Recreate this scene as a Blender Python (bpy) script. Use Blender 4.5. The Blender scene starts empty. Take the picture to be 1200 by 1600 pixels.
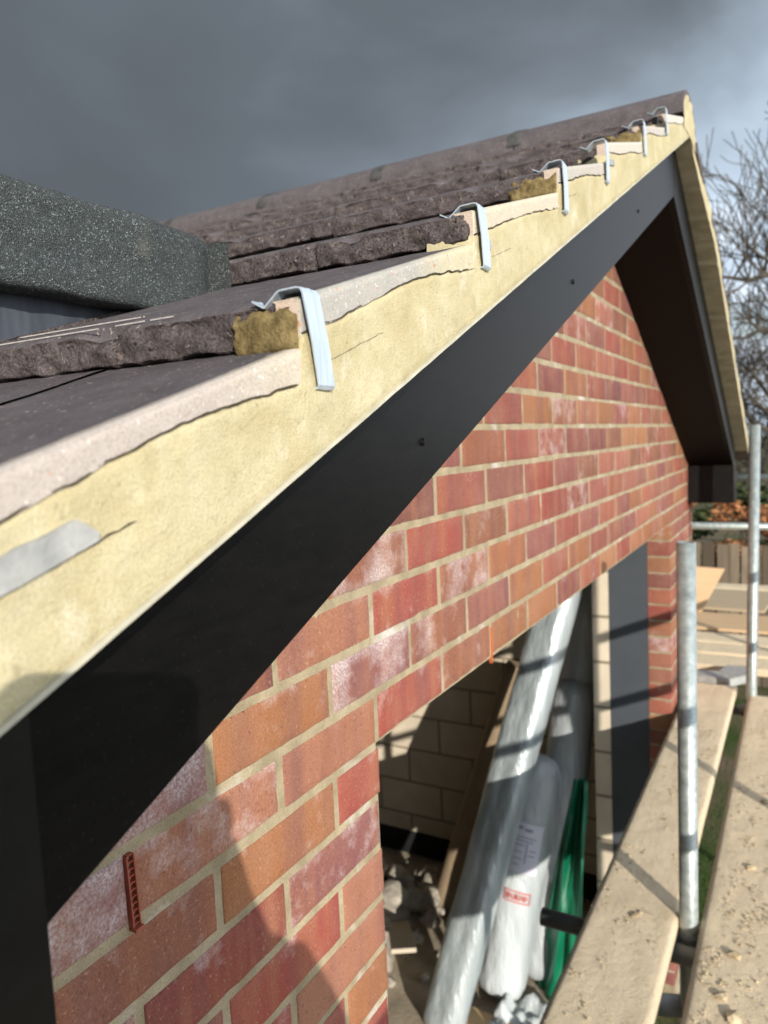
import bpy, bmesh, math, random
from mathutils import Vector, Matrix, noise as NZ
random.seed(7)
S = bpy.context.scene
COL = S.collection
V = Vector

# ---------------------------------------------------------------- camera
CAM = V((.5285, -.8915, .4273))
YAW, PIT, ROL, FPX = .5128, .0914, -.0446, 1170.0
fw = V((-math.sin(YAW)*math.cos(PIT), math.cos(YAW)*math.cos(PIT), -math.sin(PIT)))
r0 = fw.cross(V((0, 0, 1))).normalized(); u0 = r0.cross(fw)
rx = math.cos(ROL)*r0 + math.sin(ROL)*u0; uy = -math.sin(ROL)*r0 + math.cos(ROL)*u0
cd = bpy.data.cameras.new('camera'); cam = bpy.data.objects.new('camera', cd); COL.objects.link(cam)
cam.matrix_world = Matrix(((rx.x, uy.x, -fw.x, CAM.x), (rx.y, uy.y, -fw.y, CAM.y), (rx.z, uy.z, -fw.z, CAM.z), (0, 0, 0, 1)))
cd.sensor_fit = 'VERTICAL'; cd.sensor_height = 24; cd.lens = 24*FPX/1600
cd.clip_start = .004; cd.clip_end = 600
cd.dof.use_dof = True; cd.dof.focus_distance = .66; cd.dof.aperture_fstop = 5.2
S.camera = cam

# ---------------------------------------------------------------- sun, sky, exposure
TRAVEL = V((-.704, .71, -.293)).normalized()          # the way sunlight travels
EL = math.asin(-TRAVEL.z); AZ = math.atan2(-TRAVEL.x, -TRAVEL.y)
ld = bpy.data.lights.new('sun', 'SUN'); ld.energy = 4.6; ld.angle = math.radians(.5); ld.color = (1, .945, .85)
sun = bpy.data.objects.new('sun', ld); COL.objects.link(sun)
sun.rotation_euler = TRAVEL.to_track_quat('-Z', 'Y').to_euler(); sun.location = (6, -6, 5)
S.view_settings.view_transform = 'Standard'; S.view_settings.look = 'None'
S.view_settings.exposure = .32; S.view_settings.gamma = 1
S.cycles.max_bounces = 8; S.cycles.use_denoising = True

W = bpy.data.worlds.new('World'); S.world = W; W.use_nodes = True
def sky():
    nt = W.node_tree; N = nt.nodes; L = nt.links; N.clear()
    out = N.new('ShaderNodeOutputWorld')
    st = N.new('ShaderNodeTexSky'); st.sky_type = 'NISHITA'; st.sun_disc = False
    st.sun_elevation = EL; st.sun_rotation = AZ
    b1 = N.new('ShaderNodeBackground'); b1.inputs[1].default_value = .10; L.new(st.outputs[0], b1.inputs[0])
    tc = N.new('ShaderNodeTexCoord')
    mp = N.new('ShaderNodeMapping'); mp.inputs['Scale'].default_value = (1.2, 1.2, 1.9); mp.inputs['Location'].default_value = (.35, .2, .1)
    L.new(tc.outputs['Generated'], mp.inputs[0])
    n1 = N.new('ShaderNodeTexNoise'); n1.inputs['Scale'].default_value = 2.3; n1.inputs['Detail'].default_value = 6; n1.inputs['Roughness'].default_value = .46
    n1.inputs['Distortion'].default_value = .3
    L.new(mp.outputs[0], n1.inputs[0])
    dp = N.new('ShaderNodeVectorMath'); dp.operation = 'DOT_PRODUCT'; L.new(tc.outputs['Generated'], dp.inputs[0])
    dp.inputs[1].default_value = (.88, .42, -.30)
    ma = N.new('ShaderNodeMath'); ma.operation = 'MULTIPLY_ADD'; L.new(dp.outputs['Value'], ma.inputs[0]); ma.inputs[1].default_value = .46
    nc = N.new('ShaderNodeMapRange'); nc.inputs[1].default_value = 0; nc.inputs[2].default_value = 1; nc.inputs[3].default_value = .12; nc.inputs[4].default_value = .84; L.new(n1.outputs[0], nc.inputs[0]); L.new(nc.outputs[0], ma.inputs[2])
    d5 = N.new('ShaderNodeVectorMath'); d5.operation = 'DOT_PRODUCT'; L.new(tc.outputs['Generated'], d5.inputs[0]); d5.inputs[1].default_value = V((.10, 1, .14)).normalized()
    m5 = N.new('ShaderNodeMapRange'); m5.interpolation_type = 'SMOOTHSTEP'; L.new(d5.outputs['Value'], m5.inputs[0])   # pale cloud bank low over the garden
    for i_, v_ in enumerate((.925, 1., 0., .17)): m5.inputs[i_+1].default_value = v_
    mb = N.new('ShaderNodeMath'); mb.operation = 'ADD'; L.new(ma.outputs[0], mb.inputs[0]); L.new(m5.outputs[0], mb.inputs[1])
    cr = N.new('ShaderNodeValToRGB'); L.new(mb.outputs[0], cr.inputs[0])
    e = cr.color_ramp.elements
    e[0].position = .20; e[0].color = (.060, .069, .079, 1)
    e[1].position = 1.0; e[1].color = (.95, .96, 1.0, 1)
    for p, c in ((.36, (.072, .085, .099, 1)), (.50, (.112, .132, .155, 1)), (.62, (.19, .23, .275, 1)), (.76, (.33, .40, .48, 1))):
        k = cr.color_ramp.elements.new(p); k.color = c
    b2 = N.new('ShaderNodeBackground'); L.new(cr.outputs[0], b2.inputs[0])
    d3 = N.new('ShaderNodeVectorMath'); d3.operation = 'DOT_PRODUCT'; L.new(tc.outputs['Generated'], d3.inputs[0])
    d3.inputs[1].default_value = V((.62, -.62, .48)).normalized()
    m3 = N.new('ShaderNodeMapRange'); L.new(d3.outputs['Value'], m3.inputs[0])     # unseen sun-side sky, brightened as added fill for the shaded parts
    for i_, v_ in enumerate((.05, .95, 1.6, 4.6)): m3.inputs[i_+1].default_value = v_
    L.new(m3.outputs[0], b2.inputs[1])
    # blue gaps low over the garden
    n2 = N.new('ShaderNodeTexNoise'); n2.inputs['Scale'].default_value = 4.5; n2.inputs['Detail'].default_value = 5
    L.new(mp.outputs[0], n2.inputs[0])
    sx = N.new('ShaderNodeSeparateXYZ'); L.new(tc.outputs['Generated'], sx.inputs[0])
    mr = N.new('ShaderNodeMapRange'); L.new(sx.outputs['Z'], mr.inputs[0])
    mr.inputs[1].default_value = .02; mr.inputs[2].default_value = .30; mr.inputs[3].default_value = .23; mr.inputs[4].default_value = -.25
    m4 = N.new('ShaderNodeMapRange'); L.new(sx.outputs['Z'], m4.inputs[0]); m4.inputs[1].default_value = .03; m4.inputs[2].default_value = .12; m4.inputs[3].default_value = -.3; m4.inputs[4].default_value = 0
    ad0 = N.new('ShaderNodeMath'); ad0.operation = 'ADD'; L.new(m4.outputs[0], ad0.inputs[1])
    ad = N.new('ShaderNodeMath'); ad.operation = 'ADD'; L.new(n2.outputs[0], ad0.inputs[0]); L.new(ad0.outputs[0], ad.inputs[0]); L.new(mr.outputs[0], ad.inputs[1])
    m2 = N.new('ShaderNodeMapRange'); L.new(ad.outputs[0], m2.inputs[0]); m2.inputs[1].default_value = .55; m2.inputs[2].default_value = .68
    mx = N.new('ShaderNodeMixShader'); L.new(m2.outputs[0], mx.inputs[0]); L.new(b2.outputs[0], mx.inputs[1]); L.new(b1.outputs[0], mx.inputs[2])
    L.new(mx.outputs[0], out.inputs[0])
sky()

# ---------------------------------------------------------------- node helpers
class M:
    """One procedural material, built step by step."""
    def __init__(s, name, rough=.8, metal=0., spec=.4):
        s.m = bpy.data.materials.new(name); s.m.use_nodes = True
        s.t = s.m.node_tree; s.p = s.t.nodes['Principled BSDF']
        s.p.inputs['Roughness'].default_value = rough; s.p.inputs['Metallic'].default_value = metal
        s.p.inputs['Specular IOR Level'].default_value = spec
        s.tc = s.t.nodes.new('ShaderNodeTexCoord'); s.h = []
    def n(s, k): return s.t.nodes.new(k)
    def l(s, a, b): s.t.links.new(a, b)
    def vec(s, sc=(1, 1, 1), loc=(0, 0, 0)):
        mp = s.n('ShaderNodeMapping'); mp.inputs['Scale'].default_value = sc; mp.inputs['Location'].default_value = loc
        s.l(s.tc.outputs['Object'], mp.inputs[0]); return mp.outputs[0]
    def noise(s, scale, detail=4, rough=.55, sc=None, loc=(0, 0, 0), dist=0):
        k = s.n('ShaderNodeTexNoise'); k.inputs['Scale'].default_value = scale; k.inputs['Detail'].default_value = detail
        k.inputs['Roughness'].default_value = rough; k.inputs['Distortion'].default_value = dist
        s.l(s.vec(sc or (1, 1, 1), loc), k.inputs['Vector']); return k.outputs[0]
    def voro(s, scale, feat='F1'):
        k = s.n('ShaderNodeTexVoronoi'); k.inputs['Scale'].default_value = scale; k.feature = feat
        s.l(s.vec(), k.inputs['Vector']); return k
    def rng(s, a, lo, hi, o0=0., o1=1.):
        k = s.n('ShaderNodeMapRange'); s.l(a, k.inputs[0])
        for i, v in enumerate((lo, hi, o0, o1)): k.inputs[i+1].default_value = v
        return k.outputs[0]
    def math(s, op, a, b):
        k = s.n('ShaderNodeMath'); k.operation = op
        for i, v in enumerate((a, b)):
            if isinstance(v, (int, float)): k.inputs[i].default_value = v
            else: s.l(v, k.inputs[i])
        return k.outputs[0]
    def mix(s, f, a, b, mode='MIX'):
        k = s.n('ShaderNodeMix'); k.data_type = 'RGBA'; k.blend_type = mode
        if isinstance(f, (int, float)): k.inputs[0].default_value = f
        else: s.l(f, k.inputs[0])
        for i, v in ((6, a), (7, b)):
            if isinstance(v, tuple): k.inputs[i].default_value = (*v, 1) if len(v) == 3 else v
            else: s.l(v, k.inputs[i])
        return k.outputs[2]
    def attr(s, name, ch='Color'):
        k = s.n('ShaderNodeAttribute'); k.attribute_name = name; return k.outputs[ch]
    def col(s, c):
        if isinstance(c, tuple): s.p.inputs['Base Color'].default_value = (*c, 1)
        else: s.l(c, s.p.inputs['Base Color'])
    def rough(s, r): s.l(r, s.p.inputs['Roughness'])
    def bump(s, h, dist=.002, st=1.):
        k = s.n('ShaderNodeBump'); k.inputs['Distance'].default_value = dist; k.inputs['Strength'].default_value = st
        s.l(h, k.inputs['Height'])
        if s.h: s.l(s.h[-1], k.inputs['Normal'])
        s.h.append(k.outputs[0]); s.l(k.outputs[0], s.p.inputs['Normal'])
    def done(s): return s.m

# ---------------------------------------------------------------- materials
def m_brick():
    m = M('brick', .85, 0, .25)
    base = m.attr('bcol'); uv = m.attr('buv')
    sep = m.n('ShaderNodeSeparateColor'); m.l(uv, sep.inputs[0]); u, v, ef = sep.outputs
    band = m.rng(m.noise(1., 3, .5, (1, 26, 3.0)), .44, .64)
    c = m.mix(m.math('MULTIPLY', band, .45), base, (.44, .185, .085))
    band2 = m.rng(m.noise(1., 3, .5, (1, 17, 2.4), (3, 7, 1)), .48, .66)
    c = m.mix(m.math('MULTIPLY', band2, .5), c, (.21, .095, .090))
    pink = m.rng(m.noise(9, 4, .6, None, (5, 5, 5)), .44, .7)
    c = m.mix(m.math('MULTIPLY', pink, .30), c, (.48, .27, .18))
    fine = m.noise(430, 2, .7)
    c = m.mix(m.rng(fine, .35, .72, 0, .75), m.mix(.45, c, (.06, .02, .018)), c)
    pit = m.rng(m.noise(150, 3, .6, None, (3, 8, 1)), .62, .70)
    c = m.mix(m.math('MULTIPLY', pit, .55), c, (.09, .035, .03))
    spk = m.rng(m.noise(260, 2, .6, None, (9, 2, 3)), .63, .72)
    c = m.mix(m.math('MULTIPLY', spk, .5), c, (.52, .32, .19))
    # efflorescence: salt bloom with shapes of its own, stronger where the brick carries it
    e1 = m.math('ADD', m.noise(15, 5, .65, None, (2, 0, 4)), m.math('MULTIPLY', ef, .34))
    e1 = m.math('ADD', e1, m.math('MULTIPLY', m.rng(v, .75, 1.0), .07))
    e1 = m.rng(e1, .645, .90); e1 = m.math('MULTIPLY', e1, m.rng(m.noise(300, 3, .7), .35, .62, .16, 1))
    c = m.mix(m.math('MULTIPLY', e1, .8), c, (.62, .55, .53))
    m.col(c)
    m.bump(m.noise(420, 3, .7), .0011, .8); m.bump(m.noise(70, 3, .6), .0022, .6)
    return m.done()
def m_joint():
    m = M('brick_mortar', .95, 0, .15)
    c = m.mix(m.rng(m.noise(22, 4), .35, .68), (.28, .225, .14), (.42, .345, .225))
    c = m.mix(m.rng(m.noise(9, 4, .6, None, (4, 1, 1)), .58, .72, 0, .8), c, (.60, .57, .51))
    c = m.mix(m.rng(m.noise(500, 2, .7), .3, .55, .45, 0), c, (.15, .12, .07))
    m.col(c); m.bump(m.noise(330, 3, .7), .0014, .9); m.bump(m.noise(60, 3), .003, .7); return m.done()
def m_verge():
    m = M('verge_mortar', .92, 0, .2)
    c = m.mix(m.rng(m.noise(16, 5, .6), .32, .68), (.455, .38, .215), (.555, .49, .315))
    c = m.mix(m.rng(m.noise(7, 5, .65, (1, 1, 1.6), (3, 3, 3), .5), .50, .68, 0, .6), c, (.41, .335, .175))
    c = m.mix(m.rng(m.noise(24, 5, .7, None, (8, 1, 2)), .58, .72, 0, .55), c, (.70, .67, .55))
    c = m.mix(m.rng(m.noise(34, 5, .75, None, (1, 9, 2)), .58, .70, 0, .6), c, (.35, .30, .18))
    c = m.mix(m.rng(m.noise(750, 2, .7), .30, .56, .42, 0), c, (.30, .22, .09))
    c = m.mix(m.rng(m.noise(1, 4, .6, (1, 60, 22), (2, 1, 5)), .56, .72, 0, .25), c, (.64, .58, .42))
    c = m.mix(m.rng(m.noise(130, 3, .6, None, (3, 3, 8)), .66, .74, 0, .6), c, (.30, .25, .15))
    m.col(c); m.bump(m.noise(1, 3, .6, (1, 40, 150)), .0012, .5); m.bump(m.noise(520, 3, .75), .0012, .9); m.bump(m.noise(90, 4, .6), .0016, .55); m.bump(m.noise(17, 3), .003, .4); return m.done()
def m_olive():
    m = M('fresh_mortar', .9, 0, .2)
    c = m.mix(m.rng(m.noise(90, 5, .6), .35, .66), (.13, .092, .038), (.30, .225, .10))
    c = m.mix(m.rng(m.noise(260, 3, .7, None, (6, 1, 1)), .62, .70, 0, .7), c, (.05, .035, .015)); m.col(c); m.bump(m.noise(600, 3, .8), .0014, 1.); m.bump(m.noise(120, 4), .004, .8); return m.done()
def m_tile():
    m = M('concrete_tile', .9, 0, .28)
    c = m.mix(m.rng(m.noise(26, 5, .6), .3, .7), (.090, .076, .081), (.155, .133, .139))
    c = m.mix(m.rng(m.noise(60, 5, .7, None, (2, 2, 2)), .56, .74, 0, .55), c, (.24, .19, .165))
    c = m.mix(m.rng(m.noise(900, 2, .7), .35, .6, .5, 0), c, (.05, .04, .042))
    sp = m.rng(m.noise(250, 2, .5, None, (7, 3, 3)), .66, .72)
    c = m.mix(m.math('MULTIPLY', sp, .75), c, (.45, .38, .32))
    m.col(c); m.bump(m.noise(620, 3, .8), .0014, .9); m.bump(m.noise(160, 4, .65), .0022, .7); return m.done()
def m_butt():
    m = M('rough_tile_edge', .95, 0, .2)
    c = m.mix(m.rng(m.noise(55, 5, .65), .3, .7), (.110, .088, .088), (.225, .185, .18))
    c = m.mix(m.rng(m.noise(48, 6, .75, None, (2, 6, 2)), .56, .70, 0, .8), c, (.40, .32, .27))
    c = m.mix(m.rng(m.noise(420, 3, .7), .35, .58, .6, 0), c, (.022, .016, .016))
    pit = m.voro(190); c = m.mix(m.math('MULTIPLY', m.rng(pit.outputs['Distance'], .10, .34, .8, 0), m.rng(m.noise(60, 3), .42, .6)), c, (.022, .013, .013))
    fl = m.rng(m.noise(170, 3, .7, None, (1, 4, 4)), .62, .69); c = m.mix(m.math('MULTIPLY', fl, .8), c, (.46, .38, .33))
    m.col(c); m.bump(m.noise(480, 4, .85), .003, 1.); m.bump(m.noise(170, 4, .75), .005, .9); m.bump(m.rng(pit.outputs['Distance'], .1, .4), .002, .4); return m.done()
def m_cut():
    m = M('sawn_tile_edge', .92, 0, .2)
    k = m.attr('bcol')
    c = m.mix(m.rng(m.noise(40, 4), .3, .7, 0, .4), k, (.52, .46, .40))
    ag = m.voro(260); ac = m.rng(m.noise(330, 3, .6), .64, .70)
    c = m.mix(m.math('MULTIPLY', ac, .7), c, (.78, .74, .68))
    rd = m.rng(m.noise(140, 1, .5, None, (5, 5, 1)), .71, .75)
    c = m.mix(m.math('MULTIPLY', rd, .7), c, (.50, .22, .13))
    c = m.mix(m.rng(m.noise(650, 2, .7), .3, .52, .45, 0), c, (.22, .17, .14))
    m.col(c); m.bump(m.noise(500, 3, .75), .001, .8); return m.done()
def m_black():
    m = M('black_board', .42, 0, .12)
    g = m.noise(1, 4, .6, (300, 26, 120))
    c = m.mix(m.rng(g, .3, .7), (.0024, .0023, .0022), (.0052, .0049, .0046))
    m.col(c)
    m.bump(g, .0003, .12)
    d = m.noise(420, 1, .5, None, (4, 4, 4)); m.bump(m.rng(d, .70, .78), .0006, .5); return m.done()
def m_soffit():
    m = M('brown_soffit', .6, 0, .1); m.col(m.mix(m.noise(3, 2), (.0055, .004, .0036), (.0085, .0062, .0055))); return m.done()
def m_felt():
    m = M('mineral_felt', .9, 0, .3)
    vo = m.voro(820); s = m.n('ShaderNodeSeparateColor'); m.l(vo.outputs['Color'], s.inputs[0])
    c = m.mix(s.outputs[0], (.027, .031, .031), (.082, .090, .088))
    c = m.mix(m.rng(s.outputs[1], .88, .97), c, (.24, .27, .265))
    c = m.mix(m.rng(m.noise(11, 4, .6), .35, .7, .0, .45), c, (.040, .046, .045))
    c = m.mix(m.rng(m.noise(14, 4, .6, None, (3, 3, 9)), .62, .75, 0, .5), c, (.20, .19, .15))
    m.col(c); m.bump(vo.outputs['Distance'], .0018, .9); m.bump(m.noise(45, 3), .004, .5); return m.done()
def m_membrane():
    m = M('dark_membrane', .6, 0, .4)
    c = m.mix(m.rng(m.noise(1, 4, .6, (1, 30, 6)), .35, .68), (.026, .031, .041), (.058, .066, .082))
    m.col(c); m.bump(m.noise(1, 3, .6, (1, 22, 5)), .008, .6); return m.done()
def m_galv(name='galvanised_steel', lo=(.27, .30, .29), hi=(.45, .49, .47), metal=.55, r=.42):
    m = M(name, r, metal, .5)
    n = m.noise(38, 4, .65)
    c = m.mix(m.rng(n, .3, .7), lo, hi); c = m.mix(m.rng(m.noise(13, 5, .6, None, (4, 4, 4)), .6, .75, 0, .6), c, (.34, .33, .26))
    m.col(c); m.rough(m.rng(n, .3, .7, r-.07, r+.14)); m.bump(m.noise(120, 3), .0007, .5); return m.done()
def m_clip():
    m = M('zinc_strap', .42, .25, .5)
    n = m.noise(1, 4, .6, (250, 320, 18))
    m.col(m.mix(m.rng(n, .3, .7), (.40, .47, .54), (.54, .61, .68))); m.rough(m.rng(n, .3, .7, .30, .48)); m.bump(n, .0003, .4); return m.done()
def m_board():
    m = M('sandy_scaffold_board', .95, 0, .15)
    c = m.mix(m.rng(m.noise(1, 5, .6, (60, 3, 40)), .3, .7), (.70, .55, .37), (.80, .65, .46))
    s = m.rng(m.noise(5, 6, .65), .38, .62)
    c = m.mix(m.math('MULTIPLY', s, .75), c, (.80, .65, .44))
    c = m.mix(m.rng(m.noise(14, 5, .7, None, (3, 1, 1)), .6, .72, 0, .5), c, (.38, .30, .20))
    c = m.mix(m.rng(m.noise(420, 3, .7), .3, .56, .4, 0), c, (.28, .21, .13))
    m.col(c); m.bump(m.noise(330, 4, .75), .0025, .9); m.bump(m.noise(36, 4, .7), .006, .6); return m.done()
def m_sand():
    m = M('dried_mortar_crumbs', .95, 0, .1)
    m.col(m.mix(m.rng(m.noise(18, 3), .35, .65), (.34, .26, .15), (.62, .50, .33))); m.bump(m.noise(300, 3), .002, 1); return m.done()
def m_ply(name='plywood', a=(.52, .34, .19), b=(.64, .45, .27)):
    m = M(name, .8, 0, .25); m.col(m.mix(m.noise(1, 4, .6, (4, 30, 30)), a, b)); m.bump(m.noise(160, 3), .001, .5); return m.done()
def m_block():
    m = M('aerated_block', .95, 0, .15)
    br = m.n('ShaderNodeTexBrick'); br.inputs['Scale'].default_value = 1; br.inputs['Brick Width'].default_value = .45; br.inputs['Row Height'].default_value = .225
    br.inputs['Mortar Size'].default_value = .008; br.inputs['Mortar Smooth'].default_value = .25
    k = m.n('ShaderNodeSeparateXYZ'); m.l(m.tc.outputs['Object'], k.inputs[0])
    cb = m.n('ShaderNodeCombineXYZ'); m.l(m.math('ADD', k.outputs[0], k.outputs[1]), cb.inputs[0]); m.l(k.outputs[2], cb.inputs[1])
    m.l(cb.outputs[0], br.inputs['Vector'])
    br.inputs['Color1'].default_value = (.70, .60, .46, 1); br.inputs['Color2'].default_value = (.62, .53, .41, 1); br.inputs['Mortar'].default_value = (.26, .21, .15, 1)
    c = m.mix(m.rng(m.noise(7, 5), .3, .7, 0, .35), br.outputs['Color'], (.34, .29, .22))
    m.col(c); m.bump(m.math('SUBTRACT', 1., br.outputs['Fac']), .006, .8); m.bump(m.noise(120, 3), .002, .6); return m.done()
def m_plain(name, a, b, rough=.8, scale=8, metal=0, spec=.35, bump=None):
    m = M(name, rough, metal, spec); m.col(m.mix(m.rng(m.noise(scale, 4, .6), .3, .7), a, b))
    if bump: m.bump(m.noise(bump[0], 3), bump[1], .7)
    return m.done()
def m_foil(name, a, b, metal, rough):
    m = M(name, rough, metal, .5)
    n = m.noise(1, 4, .6, (9, 9, 1.2)); m.col(m.mix(m.rng(n, .3, .7), a, b))
    m.bump(m.noise(1, 3, .6, (24, 24, 2.0)), .017, .65); m.bump(m.noise(30, 3), .004, .4); return m.done()
def m_ground():
    m = M('ground', .95, 0, .15)
    g = m.mix(m.rng(m.noise(30, 5, .7), .3, .7), (.022, .042, .010), (.075, .115, .028))
    d = m.mix(m.noise(25, 4), (.10, .075, .045), (.20, .155, .10))
    m.col(m.mix(m.rng(m.noise(.9, 4), .42, .58), g, d)); m.bump(m.noise(40, 4), .03, .8); return m.done()
def m_fence():
    m = M('weathered_fence', .9, 0, .2); c = m.attr('bcol')
    m.col(m.mix(m.rng(m.noise(1, 4, .6, (30, 30, 3)), .3, .7, 0, .6), c, (.09, .065, .045))); m.bump(m.noise(1, 3, .6, (60, 60, 4)), .004, .6); return m.done()
MB, MJ, MV, MO, MT, MBT, MC = m_brick(), m_joint(), m_verge(), m_olive(), m_tile(), m_butt(), m_cut()
MK, MSF, MF, MM, MG, MCL = m_black(), m_soffit(), m_felt(), m_membrane(), m_galv(), m_clip()
MSB, MSD, MP, MBL = m_board(), m_sand(), m_ply(), m_block()
MDT = m_galv('dull_steel', (.13, .135, .14), (.22, .225, .225), .2, .55)
MCRK = m_plain('crack_shade', (.035, .026, .014), (.075, .055, .03), .95, 90)  # dark colour standing in for shade inside the tile gaps and cracks
MSL = m_plain('grey_slate', (.26, .26, .25), (.42, .41, .38), .8, 40, bump=(300, .001))
MPAN = m_plain('grey_cavity_panel', (.055, .062, .072), (.072, .080, .092), .5, 3)
MDPC = m_plain('black_dpc', (.008, .008, .009), (.016, .016, .018), .6, 12)
MWV = m_plain('terracotta_plastic', (.24, .050, .028), (.32, .075, .042), .55, 60, spec=.4)
MBARK = m_plain('bark', (.055, .045, .034), (.13, .11, .085), .95, 6)
MFEN, MGR = m_fence(), m_ground()

# ---------------------------------------------------------------- object helpers
def link(name, bm, mats, parent=None, smooth=False):
    me = bpy.data.meshes.new(name); bm.normal_update(); bm.to_mesh(me); bm.free()
    for k in (mats if isinstance(mats, (list, tuple)) else [mats]): me.materials.append(k)
    if smooth:
        for p in me.polygons: p.use_smooth = True
    o = bpy.data.objects.new(name, me); COL.objects.link(o)
    if parent:
        o.parent = parent; o.matrix_parent_inverse = parent.matrix_world.inverted()
    return o
def tag(o, label, cat, group=None, kind=None):
    if label: o['label'] = label
    if cat: o['category'] = cat
    if group: o['group'] = group
    if kind: o['kind'] = kind
    return o
def thing(name, loc, label, cat, group=None):
    o = bpy.data.objects.new(name, None); COL.objects.link(o); o.location = loc
    o.matrix_world = Matrix.Translation(V(loc)); o.empty_display_size = .05
    return tag(o, label, cat, group)
def new(): return bmesh.new()
def box(bm, lo, hi, bev=0, seg=1, mi=0):
    r = bmesh.ops.create_cube(bm, size=1)
    c = [(a+b)/2 for a, b in zip(lo, hi)]; d = [b-a for a, b in zip(lo, hi)]
    for v in r['verts']: v.co = V((c[0]+v.co.x*d[0], c[1]+v.co.y*d[1], c[2]+v.co.z*d[2]))
    fs = list({f for v in r['verts'] for f in v.link_faces})
    for f in fs: f.material_index = mi
    if bev:
        es = list({e for v in r['verts'] for e in v.link_edges})
        q = bmesh.ops.bevel(bm, geom=es, offset=bev, segments=seg, affect='EDGES', profile=.6)
        fs = list({f for v in q['verts'] for f in v.link_faces})
        for f in fs: f.material_index = mi
    return fs
def frame(d):
    d = d.normalized(); a = V((0, 0, 1)) if abs(d.z) < .9 else V((1, 0, 0))
    x = d.cross(a).normalized(); return x, d.cross(x).normalized()
def tube(bm, pts, rad, seg=12, cap=True, jit=0):
    pts = [V(p) for p in pts]; rings = []
    for i, p in enumerate(pts):
        d = pts[min(i+1, len(pts)-1)]-pts[max(i-1, 0)]
        x, y = frame(d); r = rad[i] if isinstance(rad, (list, tuple)) else rad
        ring = []
        for k in range(seg):
            a = 2*math.pi*k/seg; rr = r*(1+(jit*NZ.noise(V((math.cos(a)*1.5, math.sin(a)*1.5, i*.9+r*50))) if jit else 0))
            ring.append(bm.verts.new(p+x*math.cos(a)*rr+y*math.sin(a)*rr))
        rings.append(ring)
    for a, b in zip(rings, rings[1:]):
        for k in range(seg): bm.faces.new((a[k], a[(k+1) % seg], b[(k+1) % seg], b[k]))
    if cap: bm.faces.new(rings[0][::-1]); bm.faces.new(rings[-1])
def pipe(bm, a, b, r=.0241, t=.004, seg=24):
    """scaffold tube, open at both ends"""
    a, b = V(a), V(b); x, y = frame(b-a); R = []
    d = (b-a).normalized()
    for p, rr in ((a+d*.02, r-t), (a, r-t), (a, r), (b, r), (b, r-t), (b-d*.02, r-t)):
        R.append([bm.verts.new(p+x*math.cos(2*math.pi*k/seg)*rr+y*math.sin(2*math.pi*k/seg)*rr) for k in range(seg)])
    for p, q in zip(R, R[1:]):
        for k in range(seg): bm.faces.new((p[k], p[(k+1) % seg], q[(k+1) % seg], q[k]))
    bm.faces.new(R[0]); bm.faces.new(R[-1])
def prism(bm, poly, axis, a, b):
    """polygon (2-D points in the two other axes) extruded from a to b along axis"""
    def P(p, t): return V((t, p[0], p[1])) if axis == 0 else V((p[0], t, p[1])) if axis == 1 else V((p[0], p[1], t))
    A = [bm.verts.new(P(p, a)) for p in poly]; B = [bm.verts.new(P(p, b)) for p in poly]
    bm.faces.new(A); bm.faces.new(B[::-1]); n = len(poly)
    for i in range(n): bm.faces.new((A[i], B[i], B[(i+1) % n], A[(i+1) % n]))
    bmesh.ops.recalc_face_normals(bm, faces=bm.faces)
def fbm(p, o=3): 
    return NZ.fractal(p, 1.0, 2.1, o)
def clamp(x, a, b): return max(a, min(b, x))
def lerp(a, b, t): return a+(b-a)*t

# ================================================================ THE EXTENSION
YA, XB, XM = 1.355, .215, .258              # apex, board face, mortar face
YL, YR, ZL = 0.0, 2.696, .004                # opening, lintel underside
WALL0, WALL1 = -.82, 3.46
SLB = .4218
def zboard(Y): return 1.063-SLB*abs(Y-YA)   # underside of the bargeboard
def zmort(Y): return 1.211-.4285*abs(Y-YA)  # underside of the verge mortar
bld = thing('brick_extension', (0, 1.3, -2.4), 'red brick gable extension with brown concrete tile roof and black bargeboard', 'building')

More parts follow.
